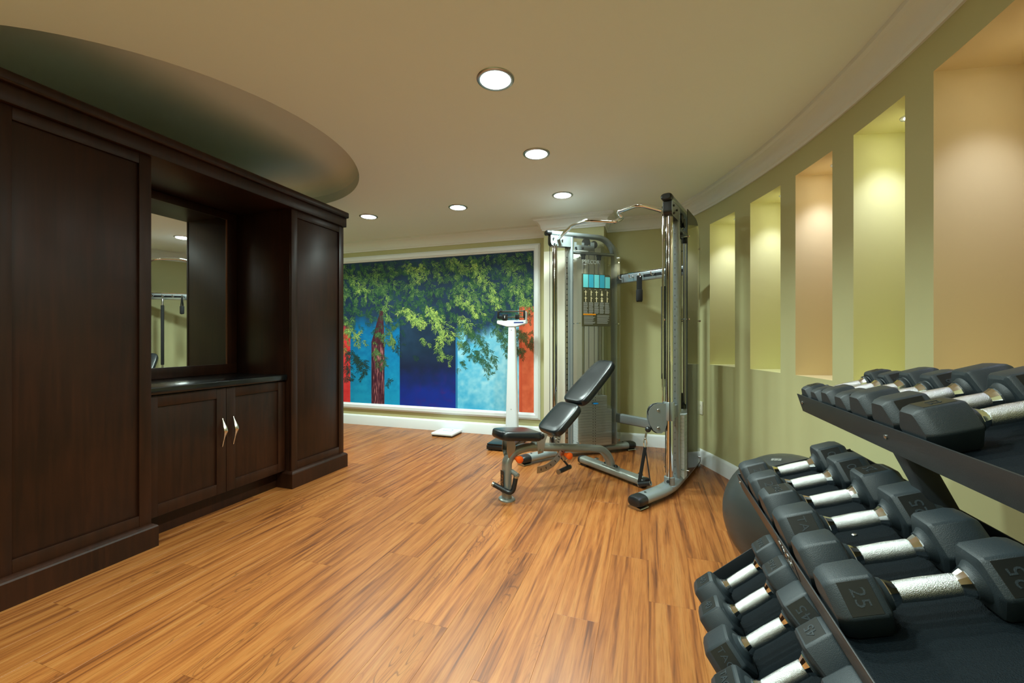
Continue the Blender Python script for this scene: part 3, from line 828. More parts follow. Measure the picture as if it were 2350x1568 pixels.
    for k in range(18):
        if k == 0:
            wp0 = part('weight_plate', bm, 'plate'); o = wp0
        else:
            o = wp0.copy(); COL.objects.link(o); o.parent = mach
        wide = k < 13
        o.matrix_local = frame_m(tp(.215, 0, pz + k*ph), rd, on if sd > 0 else on) @ Matrix.Diagonal((1.0 if wide else .86, 1, 1, 1))
    bm = nb()
    for k in range(18):
        zz = pz + (k + .5)*ph
        for u in (.375, .40):
            cyl(bm, tp(u, -.0525, zz), tp(u, -.0533, zz), .0045, n=8); cyl(bm, tp(u, .0525, zz), tp(u, .0533, zz), .0045, n=8)
    o = part('pin_holes', bm, 'hole'); o['kind'] = 'stuff'
    bm = nb(); sweep(bm, [tp(.387, -.054, pz + 15.5*ph), tp(.387, -.085, pz + 15.5*ph)], oval(.028, .007, 14)); pin = part('selector_pin', bm, 'blue'); pin['label'] = 'blue selector pin'
    bm = nb(); lathe(bm, tp(.385, 0, pz + 18*ph), Z, [(0, .03), (.03, .03), (.05, .012), (.12, .010)]); part('stack_head', bm, 'plastic')
    bm = nb(); box(bm, (.18, -.05, .078), (.63, .05, .087)); bmesh.ops.transform(bm, matrix=frame_m(b0, rd, on), verts=bm.verts[:]); part('stack_base', bm, 'silver')
    # clear shrouds both sides
    poly = [(.19, .095), (.655, .095)] + [(.455 + .2*cos(t), 1.855 + .2*sin(t)) for t in [k/8*pi/2 for k in range(9)]] + [(.19, 2.055)]
    for s in (-1, 1):
        bm = nb(); prism(bm, poly, tp(0, s*.078, 0), rd, Z, .004); sh = part('shroud', bm, 'acrylic', angle=20)
        for u, v in ((.215, 1.86), (.635, 1.84), (.215, 1.25), (.635, 1.25), (.64, .13), (.215, .13)):
            bm = nb(); cyl(bm, tp(u, s*.03, v), tp(u, s*.088, v), .0045, n=8); cyl(bm, tp(u, s*.084, v), tp(u, s*.090, v), .008, n=10); part('standoff', bm, 'chrome', sh)
    # travelling pulley carriage on the column
    cd = Vector((-sd*.62, -.785, 0)).normalized(); cn = Vector((-cd.y, cd.x, 0))
    c0 = Vector((sd*HW, 0, car_z))
    bm = nb(); lathe(bm, c0 + Vector((0, 0, -.06)), Z, [(0, .026), (0, .034), (.004, .036), (.126, .036), (.13, .034), (.13, .026)], cap=False)
    ca = part('carriage', bm, 'silver')
    bm = nb(); box(bm, (.03, -.028, -.04), (.125, .028, .05), bev=.004)
    bmesh.ops.transform(bm, matrix=frame_m(c0, rd, on), verts=bm.verts[:]); part('latch_block', bm, 'silver', ca)
    pp = [(0, .06), (.08, .062), (.115, .052), (.14, .03), (.152, 0), (.152, -.045), (.14, -.09), (.118, -.128), (.09, -.148), (.062, -.15), (.04, -.13), (.025, -.09), (.02, -.045), (0, -.045)]
    for s in (-1, 1):
        bm = nb(); prism(bm, pp, c0 + cn*(s*.020 - .002), cd, Z, .004); cp = part('side_plate', bm, 'silver', ca, angle=20)
        for u, v in ((.085, .015), (.085, -.11)):
            bm = nb(); lathe(bm, c0 + cd*u + Vector((0, 0, v)) + cn*(s*.022), cn*s, [(0, .011), (.004, .011), (.007, .007)], n=14); part('bolt', bm, 'steel', ca)
    for u, v, rr in ((.095, 0, .058), (.085, -.105, .045)):
        bm = nb(); lathe(bm, c0 + cd*u + Vector((0, 0, v)) - cn*.013, cn, [(0, rr), (.005, rr), (.013, rr*.86), (.021, rr), (.026, rr)], n=28); part('pulley', bm, 'plastic', ca)
    return tp, c0, cd
tpR, cR, cdR = tower(1, .588)
tpL, cL, cdL = tower(-1, .30)
# braces between the towers
def brace(name, s, z, sec, m):
    bm = nb(); a, b = tpL(s, 0, z), tpR(s, 0, z); sweep(bm, [a, b], sec); return part(name, bm, m)
brace('lower_brace', .655, .333, oval(.028, .045, 22, 5), 'silver')
ar = brace('accessory_rail', .668, 1.685, oval(.016, .042, 20, 6), 'rail')
ra, rb = tpL(.668, 0, 1.685), tpR(.668, 0, 1.685)
rdv = (rb - ra).normalized(); rfr = Vector((0, -1, 0))
bm = nb(); sweep(bm, [ra + (rb - ra)*.42 + rfr*.0155, ra + (rb - ra)*.97 + rfr*.0155], oval(.0015, .014, 12, 6)); part('rail_slot', bm, 'plastic', ar)
bm = nb(); sweep(bm, [ra + rfr*.012 + Vector((0, 0, .043)), rb + rfr*.012 + Vector((0, 0, .043))], oval(.008, .005, 10)); part('rail_edge', bm, 'chrome', ar)
hooks = []
for k in range(6):
    p = ra + (rb - ra)*(.12 + .152*k) + rfr*.017
    bm = nb(); tube(bm, [p + Vector((0, 0, .012)), p + rfr*.03 + Vector((0, 0, -.012)), p + rfr*.055 + Vector((0, 0, -.008)), p + rfr*.062 + Vector((0, 0, .02))], .0042, n=8, fr=.012); part('hook', bm, 'chrome', ar)
    hooks.append(p + rfr*.045)
# pull-up bar
def mloc(pt):
    d = Vector(pt) - Vector((mo.x, mo.y, 0)); a = MA - pi/2
    return Vector((d.x*cos(a) + d.y*sin(a), -d.x*sin(a) + d.y*cos(a), d.z))
mu_n = Vector((cos(MA), sin(MA), 0))        # machine depth axis
def onM(px, py, yoff): return mloc(onP(px, py, mo + mu_n*yoff, mu_n))
bar = [onM(1275, 553, .02), onM(1314, 517, -.06), onM(1352, 505, -.10), onM(1414, 509, -.02), onM(1431, 500, .03), onM(1417, 487, -.02), onM(1466, 469, -.08), onM(1518, 483, .02)]
bar[0].x = max(bar[0].x, -HW); 
bm = nb(); tube(bm, bar, .0165, n=16, fr=.045, seg=6); part('pull_up_bar', bm, 'chrome')
# placard on the left tower's inner shroud
rdL = Vector((sin(TA), cos(TA), 0)); onL = Vector((-cos(TA), sin(TA), 0))
pn = -.0835
def pq(s0, s1, z0, z1, n, m, parent, name, th=.0008):
    bm = nb()
    a = tpL(s0, n, z0); bq = tpL(s1, n, z0); cq = tpL(s1, n, z1); dq = tpL(s0, n, z1); off = -onL*th
    loft(bm, [[a, bq, cq, dq], [p + off for p in (a, bq, cq, dq)]]); return obj(name, bm, m, parent, smooth=False)
S0, S1, Z0, Z1 = .238, .547, 1.222, 1.714
bm = nb(); poly = [(S0, Z0), (S1, Z0)] + [(S1 - .03 + .03*cos(t), Z1 - .03 + .03*sin(t)) for t in [k/6*pi/2 for k in range(7)]] + [(S0, Z1)]
prism(bm, poly, tpL(0, pn, 0), rdL, Vector((0, 0, 1)), .003)
pc = part('instruction_placard', bm, 'placard', angle=20); pc['label'] = 'olive exercise placard with teal pictures'
pnf = pn - .0045
bm = nb()
wS = (S1 - S0)
for k in range(5):
    a = S0 + .012 + k*(wS - .015)/5
    pq(a, a + (wS - .05)/5, Z1 - .128, Z1 - .006 if k < 4 else Z1 - .022, pnf, 'teal' if k % 2 == 0 else 'teal2', pc, 'picture')
def lines(name, rects, m):
    bm = nb()
    for s0, s1, z0, z1 in rects:
        f = [tpL(s0, pnf, z0), tpL(s1, pnf, z0), tpL(s1, pnf, z1), tpL(s0, pnf, z1)]
        bm.faces.new([bm.verts.new(p) for p in f])
    o = obj(name, bm, m, pc, smooth=False); o['kind'] = 'stuff'; return o
figs, txt, low = [], [], []
R2 = random.Random(3)
for k in range(5):
    a = S0 + .02 + k*(wS - .02)/5
    for q in range(2):
        zb = Z1 - .205 - q*.058; c = a + .018
        figs += [(c - .004, c + .004, zb, zb + .045), (c - .003, c + .003, zb + .040, zb + .05)]
        if k != 3 or q: figs.append((c - (.014 if k in (0, 2, 3) else .002), c + .014, zb + .032, zb + .037))
        if k == 3: figs.append((c - .011, c + .011, zb + .004, zb + .022))
    for q in range(11):
        zt = Z1 - .272 - q*.0098
        txt.append((a - .006, a + (wS - .09)/5*R2.uniform(.75, 1.0), zt, zt + .005))
    txt.append((a - .006, a + .016, Z1 - .146, Z1 - .142))
lines('exercise_figures', figs, 'figure'); lines('printed_text', txt, 'greyprint')
pq(S0 + .012, S0 + .145, Z0 + .106, Z0 + .118, pnf, 'orangeprint', pc, 'warning_band')
for q in range(9):
    zt = Z0 + .095 - q*.0095
    low.append((S0 + .02, S0 + .02 + .12*R2.uniform(.75, 1), zt, zt + .004)); low.append((S0 + .16, S0 + .16 + .135*R2.uniform(.8, 1), zt + .008, zt + .012))
lines('fine_print', low, 'greyprint')
text_obj('PRECOR', .050, 'faint', mach, frame_m(tpL(.335, pn - .001, 1.825), rdL, (0, 0, 1)), depth=.0003)

# strap handle hanging from the right carriage
bm_loc = cR + cdR*.15 + Vector((0, 0, -.125))
Mm = Matrix.Translation((mo.x, mo.y, 0)) @ Matrix.Rotation(MA - pi/2, 4, 'Z')
wp = Mm @ bm_loc
sh = empty('strap_handle', (wp.x, wp.y, .045)); tag(sh, 'black webbing strap handle with carabiner hanging from the pulley of the right column', 'handle')
zt = wp.z - .045
bm = nb(); ball(bm, (0, 0, zt), .021); so = obj('stop_ball', bm, 'plastic', sh)
e1 = Vector((-CT, -ST, 0))                  # towards image left
t0 = Vector((0, 0, zt - .02)) + e1*.012; t1 = t0 + e1*.008 + Vector((0, 0, -.045))
bm = nb(); cyl(bm, t0, t1, .007, n=12); ball(bm, t1, .0085); obj('swivel', bm, 'steel', sh)
bm = nb(); c = t1 + Vector((0, 0, -.03)); pts = [c + Vector((cos(a)*.011*e1.x, cos(a)*.011*e1.y, sin(a)*.032)) for a in [2*pi*k/14 for k in range(15)]]
tube(bm, pts, .0034, n=8); obj('carabiner', bm, 'chrome', sh)
sb = c + Vector((0, 0, -.03)); gdir = Vector((CT, ST, 0))
ga = Vector((sb.x, sb.y, .03)) - gdir*.045 ; gb = Vector((sb.x, sb.y, .055)) + gdir*.02 + Vector((-ST, CT, 0))*(-.05)
for q in (ga, gb):
    bm = nb(); fd = (q - sb).normalized()
    sweep(bm, [sb, sb + fd*.1, q], oval(.0018, .0125, 10, 6), up=Vector((CT, ST, 0)) if q is ga else Vector((-ST, CT, 0))); obj('webbing', bm, 'strap', sh)
bm = nb(); cyl(bm, ga, gb, .0155, n=16); gp = obj('grip', bm, 'plastic', sh)
bm = nb(); gd = (gb - ga).normalized(); cyl(bm, gb, gb + gd*.004, .017, n=16); cyl(bm, ga - gd*.004, ga, .017, n=16); obj('grip_ring', bm, 'steel', gp)
sh.location.z = .045
# strap on the rail and long bar
h = Mm @ hooks[2]; h0 = h
h = h + (Mm.to_3x3() @ rfr)*.02; st = empty('ankle_strap', (h.x, h.y, h.z - .24)); tag(st, 'short black loop strap hung on the chrome accessory rail', 'strap')
bm = nb(); lp = fillet([(-.0125, 0, .23), (-.0135, -.012, .12), (-.0135, -.014, .0), (-.0135, .014, .0), (-.0135, .012, .12), (-.0125, 0, .235)], .02, 5)
lp = [(p[0] + .0135, p[1], p[2]) for p in lp]
sweep(bm, lp, oval(.003, .025, 10, 6), up=(CT, ST, 0)); obj('webbing', bm, 'strap', st)
bm = nb(); box(bm, (-.027, -.021, .0), (.027, .021, .11), bev=.01); bmesh.ops.rotate(bm, cent=(0, 0, 0), matrix=Matrix.Rotation(TH, 3, 'Z'), verts=bm.verts[:]); obj('padding', bm, 'strap', st)
bm = nb(); tube(bm, [(cos(a)*.013, 0, .237 + sin(a)*.016) for a in [2*pi*k/12 for k in range(13)]], .003, n=6); obj('ring', bm, 'steel', st)
h = Mm @ hooks[4]
lb = empty('straight_bar', (h.x, h.y, h.z - 1.0)); tag(lb, 'long straight bar with black grip hung upright from the accessory rail', 'bar')
bm = nb(); lathe(bm, (0, 0, .0), (0, 0, 1), [(0, .010), (.004, .0135), (.96, .0135), (.965, .010)]); br_ = obj('shaft', bm, 'chrome', lb)
bm = nb(); lathe(bm, (0, 0, .07), (0, 0, 1), [(0, .016), (.006, .0185), (.80, .0185), (.806, .016)]); obj('grip', bm, 'strap', lb)
bm = nb(); tube(bm, [(cos(a)*.012, 0, .985 + sin(a)*.022) for a in [2*pi*k/12 for k in range(13)]], .0035, n=6); obj('eye_ring', bm, 'steel', lb)

# ================================================================== BENCH
BA = radians(31.5 + 18.3); bo = c2w(-.03, 2.847)
bench = empty('weight_bench', (bo.x, bo.y, 0), BA - pi/2)
tag(bench, 'adjustable weight bench with black padded seat and raised back, grey frame', 'bench')
def bp_(name, bm, m, parent=None, **k): return obj(name, bm, m, parent or bench, **k)
X3 = Vector((1, 0, 0))
# main tube: front post curving into the beam and down to the rear foot
pts = [(0, -.007, .012), (0, -.007, .215), (0, .003, .27), (0, .046, .314), (0, .11, .333), (0, .2, .334), (0, .334, .314), (0, .783, .241), (0, .87, .22), (0, .935, .165), (0, .968, .10), (0, .972, .075)]
path = []
P = [Vector(p) for p in pts]
for i in range(len(P) - 1):
    p0 = P[max(i-1, 0)]; p1 = P[i]; p2 = P[i+1]; p3 = P[min(i+2, len(P)-1)]
    for k in range(6):
        t = k/6
        path.append(.5*((2*p1) + (p2-p0)*t + (2*p0-5*p1+4*p2-p3)*t*t + (3*p1-p0-3*p2+p3)*t**3))
path.append(P[-1])
bm = nb(); sweep(bm, path, oval(.029, .038, 22, 2.8), up=X3); mf = bp_('main_frame', bm, 'bsilver', angle=50)
bm = nb(); sweep(bm, [(0, -.007, 0), (0, -.007, .008), (0, -.007, .014)], oval(.062, .052, 28, 2.3), up=(0, 1, 0), scale=[1, 1, .86]); bp_('foot_plate', bm, 'bsilver')
# rear cross foot
bm = nb(); sweep(bm, [(-.345, .975, .045), (.345, .975, .045)], oval(.046, .030, 24, 3)); rf = bp_('rear_foot', bm, 'bsilver')
for s in (-1, 1):
    bm = nb(); e = Vector((s*.345, .975, .045)); d = Vector((s, 0, 0)); sweep(bm, [e - d*.012, e, e + d*.012, e + d*.02], oval(.0475, .0315, 24, 3), scale=[1, 1, .95, .75]); bp_('end_cap', bm, 'plastic', rf)
    bm = nb(); e = Vector((s*.30, .975, .0)); sweep(bm, [e - X3*.04, e + X3*.04], oval(.03, .008, 14, 4)); o = bp_('rubber_foot', bm, 'plastic', rf); o.location.z = .0085
    bm = nb(); lathe(bm, (s*.24 - .012, 1.045, .045), (1, 0, 0), [(0, .02), (.002, .026), (.022, .026), (.024, .02)], n=20); wh = bp_('transport_wheel', bm, 'chrome', rf)
    bm = nb(); box(bm, (s*.24 - .017, 1.01, .037), (s*.24 + .017, 1.045, .053), bev=.003); bp_('wheel_bracket', bm, 'bsilver', rf)
bm = nb(); box(bm, (-.07, .94, .073), (.07, 1.01, .081), bev=.004); bp_('mounting_plate', bm, 'bsilver', rf)
for s in (-1, 1):
    bm = nb(); lathe(bm, (s*.055, .975, .08), (0, 0, 1), [(0, .017), (.006, .017), (.014, .012), (.017, .004)], n=16); bp_('bolt_cap', bm, 'plastic', rf)
# pads: rounded slabs
def pad(name, y0, z0, y1, z1, w0, w1, th, label=None, e=5.0):
    a = Vector((0, y0, z0)); b = Vector((0, y1, z1)); t = (b - a).normalized(); L = (b - a).length; n = X3.cross(t)
    if n.z < 0: n = -n
    N = 44; ring = []
    for k in range(N):
        th_ = 2*pi*k/N; c, s = cos(th_), sin(th_)
        u = math.copysign(abs(c)**(2/e), c); v = math.copysign(abs(s)**(2/e), s)
        wv = w0 + (w1 - w0)*(u + 1)/2
        ring.append((u, v*wv))
    prof = [(0, .93), (.006, .975), (.014, 1.0), (th*.55, 1.0), (th*.8, .985), (th*.94, .95), (th, .88), (th*1.03, .6), (th*1.04, .2)]
    bm = nb(); rings = []
    for h, sc in prof:
        ins = (1 - sc)*.13
        rings.append([a + t*(L/2 + (L/2 - ins if True else 0)*u) + X3*(v*(1 - ins/max(abs(w0), .05))) + n*(h - th) for u, v in ring])
    loft(bm, rings)
    o = bp_(name, bm, 'vinyl', angle=60)
    if label: o['label'] = label
    return o, a, t, n, L
seat, a, t, n, L = pad('seat_pad', -.085, .487, .228, .452, .10, .135, .058)
bk1, a1, t1, n1, L1 = pad('back_pad', .318, .437, .548, .627, .132, .135, .055, 'lower back pad')
bk2, a2, t2, n2, L2 = pad('back_pad', .556, .634, .925, .938, .135, .112, .055, 'upper back pad')
# pad carriers
bm = nb()
q0 = a1 - n1*.058; q1 = a2 + t2*(L2*.7) - n2*.058
sweep(bm, [q0, q1], oval(.03, .012, 14, 5)); bp_('back_support', bm, 'bsilver')
bm = nb(); sweep(bm, [Vector((0, -.04, .425)), Vector((0, .22, .392))], oval(.028, .012, 14, 5)); bp_('seat_support', bm, 'bsilver')
for s in (-1, 1):
    bm = nb(); prism(bm, [(-.02, .43), (.03, .43), (.045, .36), (.03, .30), (-.01, .29), (-.025, .34)], (s*.032 - .002, 0, 0), (0, 1, 0), (0, 0, 1), .004); bp_('seat_bracket', bm, 'steel', angle=20)
    bm = nb(); prism(bm, [(.215, .40), (.27, .43), (.315, .415), (.295, .375), (.275, .29), (.23, .285)], (s*.036 - .002, 0, 0), (0, 1, 0), (0, 0, 1), .004); hb = bp_('hinge_bracket', bm, 'steel', angle=20)
    bm = nb(); lathe(bm, (s*.038, .255, .41), (s, 0, 0), [(0, .02), (.014, .02), (.02, .014), (.022, .005)], n=18); bp_('pivot_cap', bm, 'plastic', hb)
    bm = nb(); lathe(bm, (s*.038, .25, .305), (s, 0, 0), [(0, .012), (.006, .012), (.009, .007)], n=14); bp_('bolt', bm, 'steel', hb)
# slotted adjustment arcs
def arcplate(name, y, z, r0, r1, d0, d1, x, m='steel'):
    poly = [(y + r1*cos(radians(d0 + (d1-d0)*k/16)), z + r1*sin(radians(d0 + (d1-d0)*k/16))) for k in range(17)]
    poly += [(y + r0*cos(radians(d1 + (d0-d1)*k/16)), z + r0*sin(radians(d1 + (d0-d1)*k/16))) for k in range(17)]
    bm = nb(); prism(bm, poly, (x, 0, 0), (0, 1, 0), (0, 0, 1), .005); o = bp_(name, bm, m, angle=20)
    bm = nb()
    for k in range(6):
        aa = radians(d0 + (d1-d0)*(k+.7)/6.6); rm = (r0 + r1)/2
        c = Vector((x + .0055, y + rm*cos(aa), z + rm*sin(aa))); dr = Vector((0, cos(aa), sin(aa)))
        sweep(bm, [c - dr*.008, c + dr*.008], oval(.003, .0006, 8), up=(1, 0, 0))
    s = bp_('slots', bm, 'hole', o); s['kind'] = 'stuff'
    return o
arcplate('adjustment_arc', .25, .41, .215, .262, -96, -25, .030)
bm = nb(); sweep(bm, [(.0, .43, .31), (.0, .47, .25), (0, .49, .205)], oval(.02, .03, 14, 5), up=X3); bp_('arc_bracket', bm, 'steel')
arcplate('seat_arc', .255, .41, .165, .20, -32, 8, .012)
# orange pull knobs
for y, z in ((.052, .282), (.485, .243)):
    bm = nb(); lathe(bm, (.02, y, z), (1, 0, 0), [(0, .015), (.03, .013), (.036, .023), (.052, .026), (.062, .024), (.067, .014)], n=20); k = bp_('pull_knob', bm, 'orange'); k['label'] = 'orange pull knob'
# front carry hook with foam grip
bm = nb(); cyl(bm, (.02, .02, .195), (.085, .03, .18), .016, n=16); cyl(bm, (.085, .03, .18), (.09, .03, .179), .010, n=12); bp_('grip_boss', bm, 'bsilver')
bm = nb(); tube(bm, [(.075, .02, .168), (.072, -.005, .055), (-.02, -.10, .115)], .0165, n=16, fr=.05, seg=8); g = bp_('foam_grip', bm, 'plastic')
bm = nb(); cyl(bm, (.0752, .022, .178), (.075, .02, .164), .018, n=16); cyl(bm, (-.018, -.098, .1137), (-.027, -.107, .1195), .0165, n=16); bp_('grip_ring', bm, 'steel', g)
# rear foam handle under the beam
bm = nb(); tube(bm, [(.0, .45, .235), (.02, .50, .17), (.03, .52, .14)], .008, n=10); bp_('handle_arm', bm, 'plastic')
bm = nb(); cyl(bm, (.06, .395, .138), (.02, .53, .142), .0165, n=16); g = bp_('foam_grip', bm, 'plastic')
d = (Vector((.02, .53, .142)) - Vector((.06, .395, .138))).normalized()
bm = nb(); p = Vector((.06, .395, .138)); cyl(bm, p - d*.006, p + d*.004, .0175, n=16); p = Vector((.02, .53, .142)); cyl(bm, p - d*.004, p + d*.006, .0175, n=16); bp_('grip_ring', bm, 'steel', g)
# sticker with lettering on the front of the post
bm = nb(); box(bm, (-.0215, -.0445, .055), (.0215, -.0435, .205), bev=.0004, seg=1); stk = bp_('post_sticker', bm, 'plastic')
text_obj('TAG', .05, 'bronze', stk, frame_m((0, -.0452, .128), (0, 0, 1), (-1, 0, 0)), depth=.0004, bold=.001)

# ================================================================== SCALES
ps = onZ(1116, 1034, 0)
sx0 = ps.x; sy0 = ps.y
msc = empty('physician_scale', (sx0 + .14, sy0 + .25, 0)); tag(msc, 'white upright physician beam scale with black platform before the mural', 'scale')
bm = nb(); box(bm, (-.14, -.25, .012), (.14, .24, .052), bev=.006); bs = obj('platform_base', bm, 'plastic', msc)
bm = nb(); box(bm, (-.136, -.246, .054), (.136, .16, .07), bev=.006); obj('tread_plate', bm, 'vinyl', msc)
for x in (-.11, .11):
    for y in (-.22, .21):
        bm = nb(); cyl(bm, (x, y, 0), (x, y, .013), .018, n=14); obj('foot', bm, 'plastic', bs)
cxm = onY(1175.5, 900, sy0 + .25 + .19).x - (sx0 + .14)
yk = .19
bm = nb(); rings = []
for z, w_, dd in ((.05, .066, .045), (.6, .052, .036), (1.235, .036, .028)):
    rings.append([Vector((cxm + a*w_, yk + b*dd, z)) for a, b in ((-1, -.8), (-.8, -1), (.8, -1), (1, -.8), (1, .8), (.8, 1), (-.8, 1), (-1, .8))])
loft(bm, rings); col = obj('column', bm, 'enamel', msc, angle=30)
for z in (.35, 1.2):
    bm = nb(); cyl(bm, (cxm, yk - (.0405 if z < 1 else .0285), z), (cxm, yk - (.042 if z < 1 else .030), z), .004, n=8); obj('screw', bm, 'steel', col)
bm = nb(); hz = 1.27
prism(bm, [(-.165, .035), (.165, .035), (.165, -.002), (.05, -.035), (-.05, -.035), (-.165, -.002)], (cxm, yk - .035, hz), (1, 0, 0), (0, 0, 1), -.07)
bmesh.ops.bevel(bm, geom=bm.edges[:], offset=.005, segments=2, affect='EDGES'); hd = obj('beam_head', bm, 'enamel', msc)
bm = nb(); box(bm, (cxm + .152, yk - .02, hz + .03), (cxm + .163, yk + .02, hz + .13), bev=.003); obj('beam_guard', bm, 'enamel', hd)
for zz, s_ in ((hz + .014, .010), (hz + .004, .016)):
    bm = nb(); box(bm, (cxm + .03, yk - .037, zz), (cxm + .135, yk - .0355, zz + (.008 if s_ > .012 else .004))); obj('printed_band', bm, 'navyprint' if s_ > .012 else 'bluegrey', hd)
for zz, rr in ((hz + .13, .007), (hz + .068, .006)):
    bm = nb(); box(bm, (cxm - .155, yk - .03, zz - rr), (cxm + .15, yk - .018, zz + rr), bev=.001); obj('weigh_beam', bm, 'steel', msc)
    bm = nb(); box(bm, (cxm - .155, yk - .032, zz - .0025), (cxm + .15, yk - .031, zz + .0025)); obj('beam_scale', bm, 'plastic', msc)
for x0, x1, z0, z1 in ((-.16, -.145, .055, .14), (.135, .15, .055, .14), (-.142, -.10, .05, .085), (-.10, -.10 + .05, .035, .10), (.045, .085, .045, .095), (-.13, -.11, .12, .145)):
    bm = nb(); box(bm, (cxm + x0, yk - .04, hz + z0), (cxm + x1, yk - .005, hz + z1), bev=.003); obj('poise_weight' if z1 < .12 else 'beam_bracket', bm, 'plastic', msc)
bm = nb(); box(bm, (cxm - .079, yk - .0412, hz + .078), (cxm - .067, yk - .0402, hz + .082)); box(bm, (cxm - .075, yk - .0412, hz + .058), (cxm - .071, yk - .0402, hz + .078)); obj('poise_mark', bm, 'white', msc)

bq = [onZ(989, 1001.5, 0), onZ(1036, 1005.5, 0), onZ(1057, 991, 0)]
bsx = (bq[0].x + bq[1].x)/2; bang = atan2(bq[1].y - bq[0].y, bq[1].x - bq[0].x); bwid = (bq[1] - bq[0]).length
bsc = empty('bathroom_scale', (bq[0].x, bq[0].y, 0), bang); tag(bsc, 'flat white bathroom scale on the floor below the mural', 'scale')
bw2, bd2 = .265, .27
bm = nb(); box(bm, (.008, .008, 0), (bw2 - .008, bd2 - .008, .014), bev=.004); obj('base', bm, 'plastic', bsc)
bm = nb(); box(bm, (0, 0, .014), (bw2, bd2, .042), bev=.008, seg=3); tp_ = obj('top_shell', bm, 'enamel', bsc)
bm = nb(); prism(bm, [(-.055, -.03), (.055, -.03)] + [(.055*cos(t), .01 + .05*sin(t)) for t in [k/12*pi for k in range(13)]], (bw2/2, bd2*.62, .0422), (1, 0, 0), (0, 1, 0), .001); obj('dial_window', bm, 'bluegrey', tp_)
bm = nb(); prism(bm, [(-.048, -.024), (.048, -.024)] + [(.048*cos(t), .006 + .042*sin(t)) for t in [k/12*pi for k in range(13)]], (bw2/2, bd2*.62, .0432), (1, 0, 0), (0, 1, 0), .001); obj('dial', bm, 'enamel', tp_)

# ================================================================== EXERCISE BALL
bc = c2w(1.285, 1.90)
exb = empty('exercise_ball', (bc.x, bc.y, 0)); tag(exb, 'large dark grey exercise ball on the floor behind the dumbbell rack', 'ball')
BR = .285
bm = nb(); rings = []; NL = 72
axis = Vector((.55, .35, .75)).normalized(); s1 = axis.cross(Vector((0, 0, 1))).normalized(); s2 = axis.cross(s1)
for k in range(1, NL):
    th_ = pi*k/NL; groove = .0007 if (k % 6 == 0 and 6 <= k <= NL - 6) else 0
    rr = BR - groove
    rings.append([Vector((0, 0, BR*.985)) + axis*(cos(th_)*rr) + (s1*cos(2*pi*i/64) + s2*sin(2*pi*i/64))*(sin(th_)*rr) for i in range(64)])
loft(bm, rings); obj('ball_shell', bm, 'ball', exb, angle=80)
# printed size mark on the ball
mk = onP(1781, 1056, bc + Vector((0, 0, .28)), ray(1781, 1056))
hitd = ray(1781, 1056); cc = Vector((bc.x, bc.y, BR*.985)); oc = O - cc
A_ = hitd.dot(hitd); B_ = 2*oc.dot(hitd); C_ = oc.dot(oc) - (BR+.0006)**2
disc = B_*B_ - 4*A_*C_
if disc > 0:
    hp_ = O + hitd*((-B_ - sqrt(disc))/(2*A_)); nn = (hp_ - cc).normalized()
    axv = (Vector((.45, .1, -1)) - nn*nn.dot(Vector((.45, .1, -1)))).normalized(); ayv = nn.cross(axv)
    bm = nb()
    for i, (u0, u1, v0, v1) in enumerate([(-.02, -.008, .004, .010), (-.006, .008, .004, .010), (.010, .02, .004, .010), (-.02, -.01, -.005, .001), (-.008, .004, -.005, .001), (.006, .02, -.005, .001), (-.02, .02, .014, .016)]):
        bm.faces.new([bm.verts.new(hp_ - exb.location + axv*u + ayv*v) for u, v in ((u0, v0), (u1, v0), (u1, v1), (u0, v1))])
    o = obj('size_print', bm, 'greyprint', exb, smooth=False); o['kind'] = 'stuff'

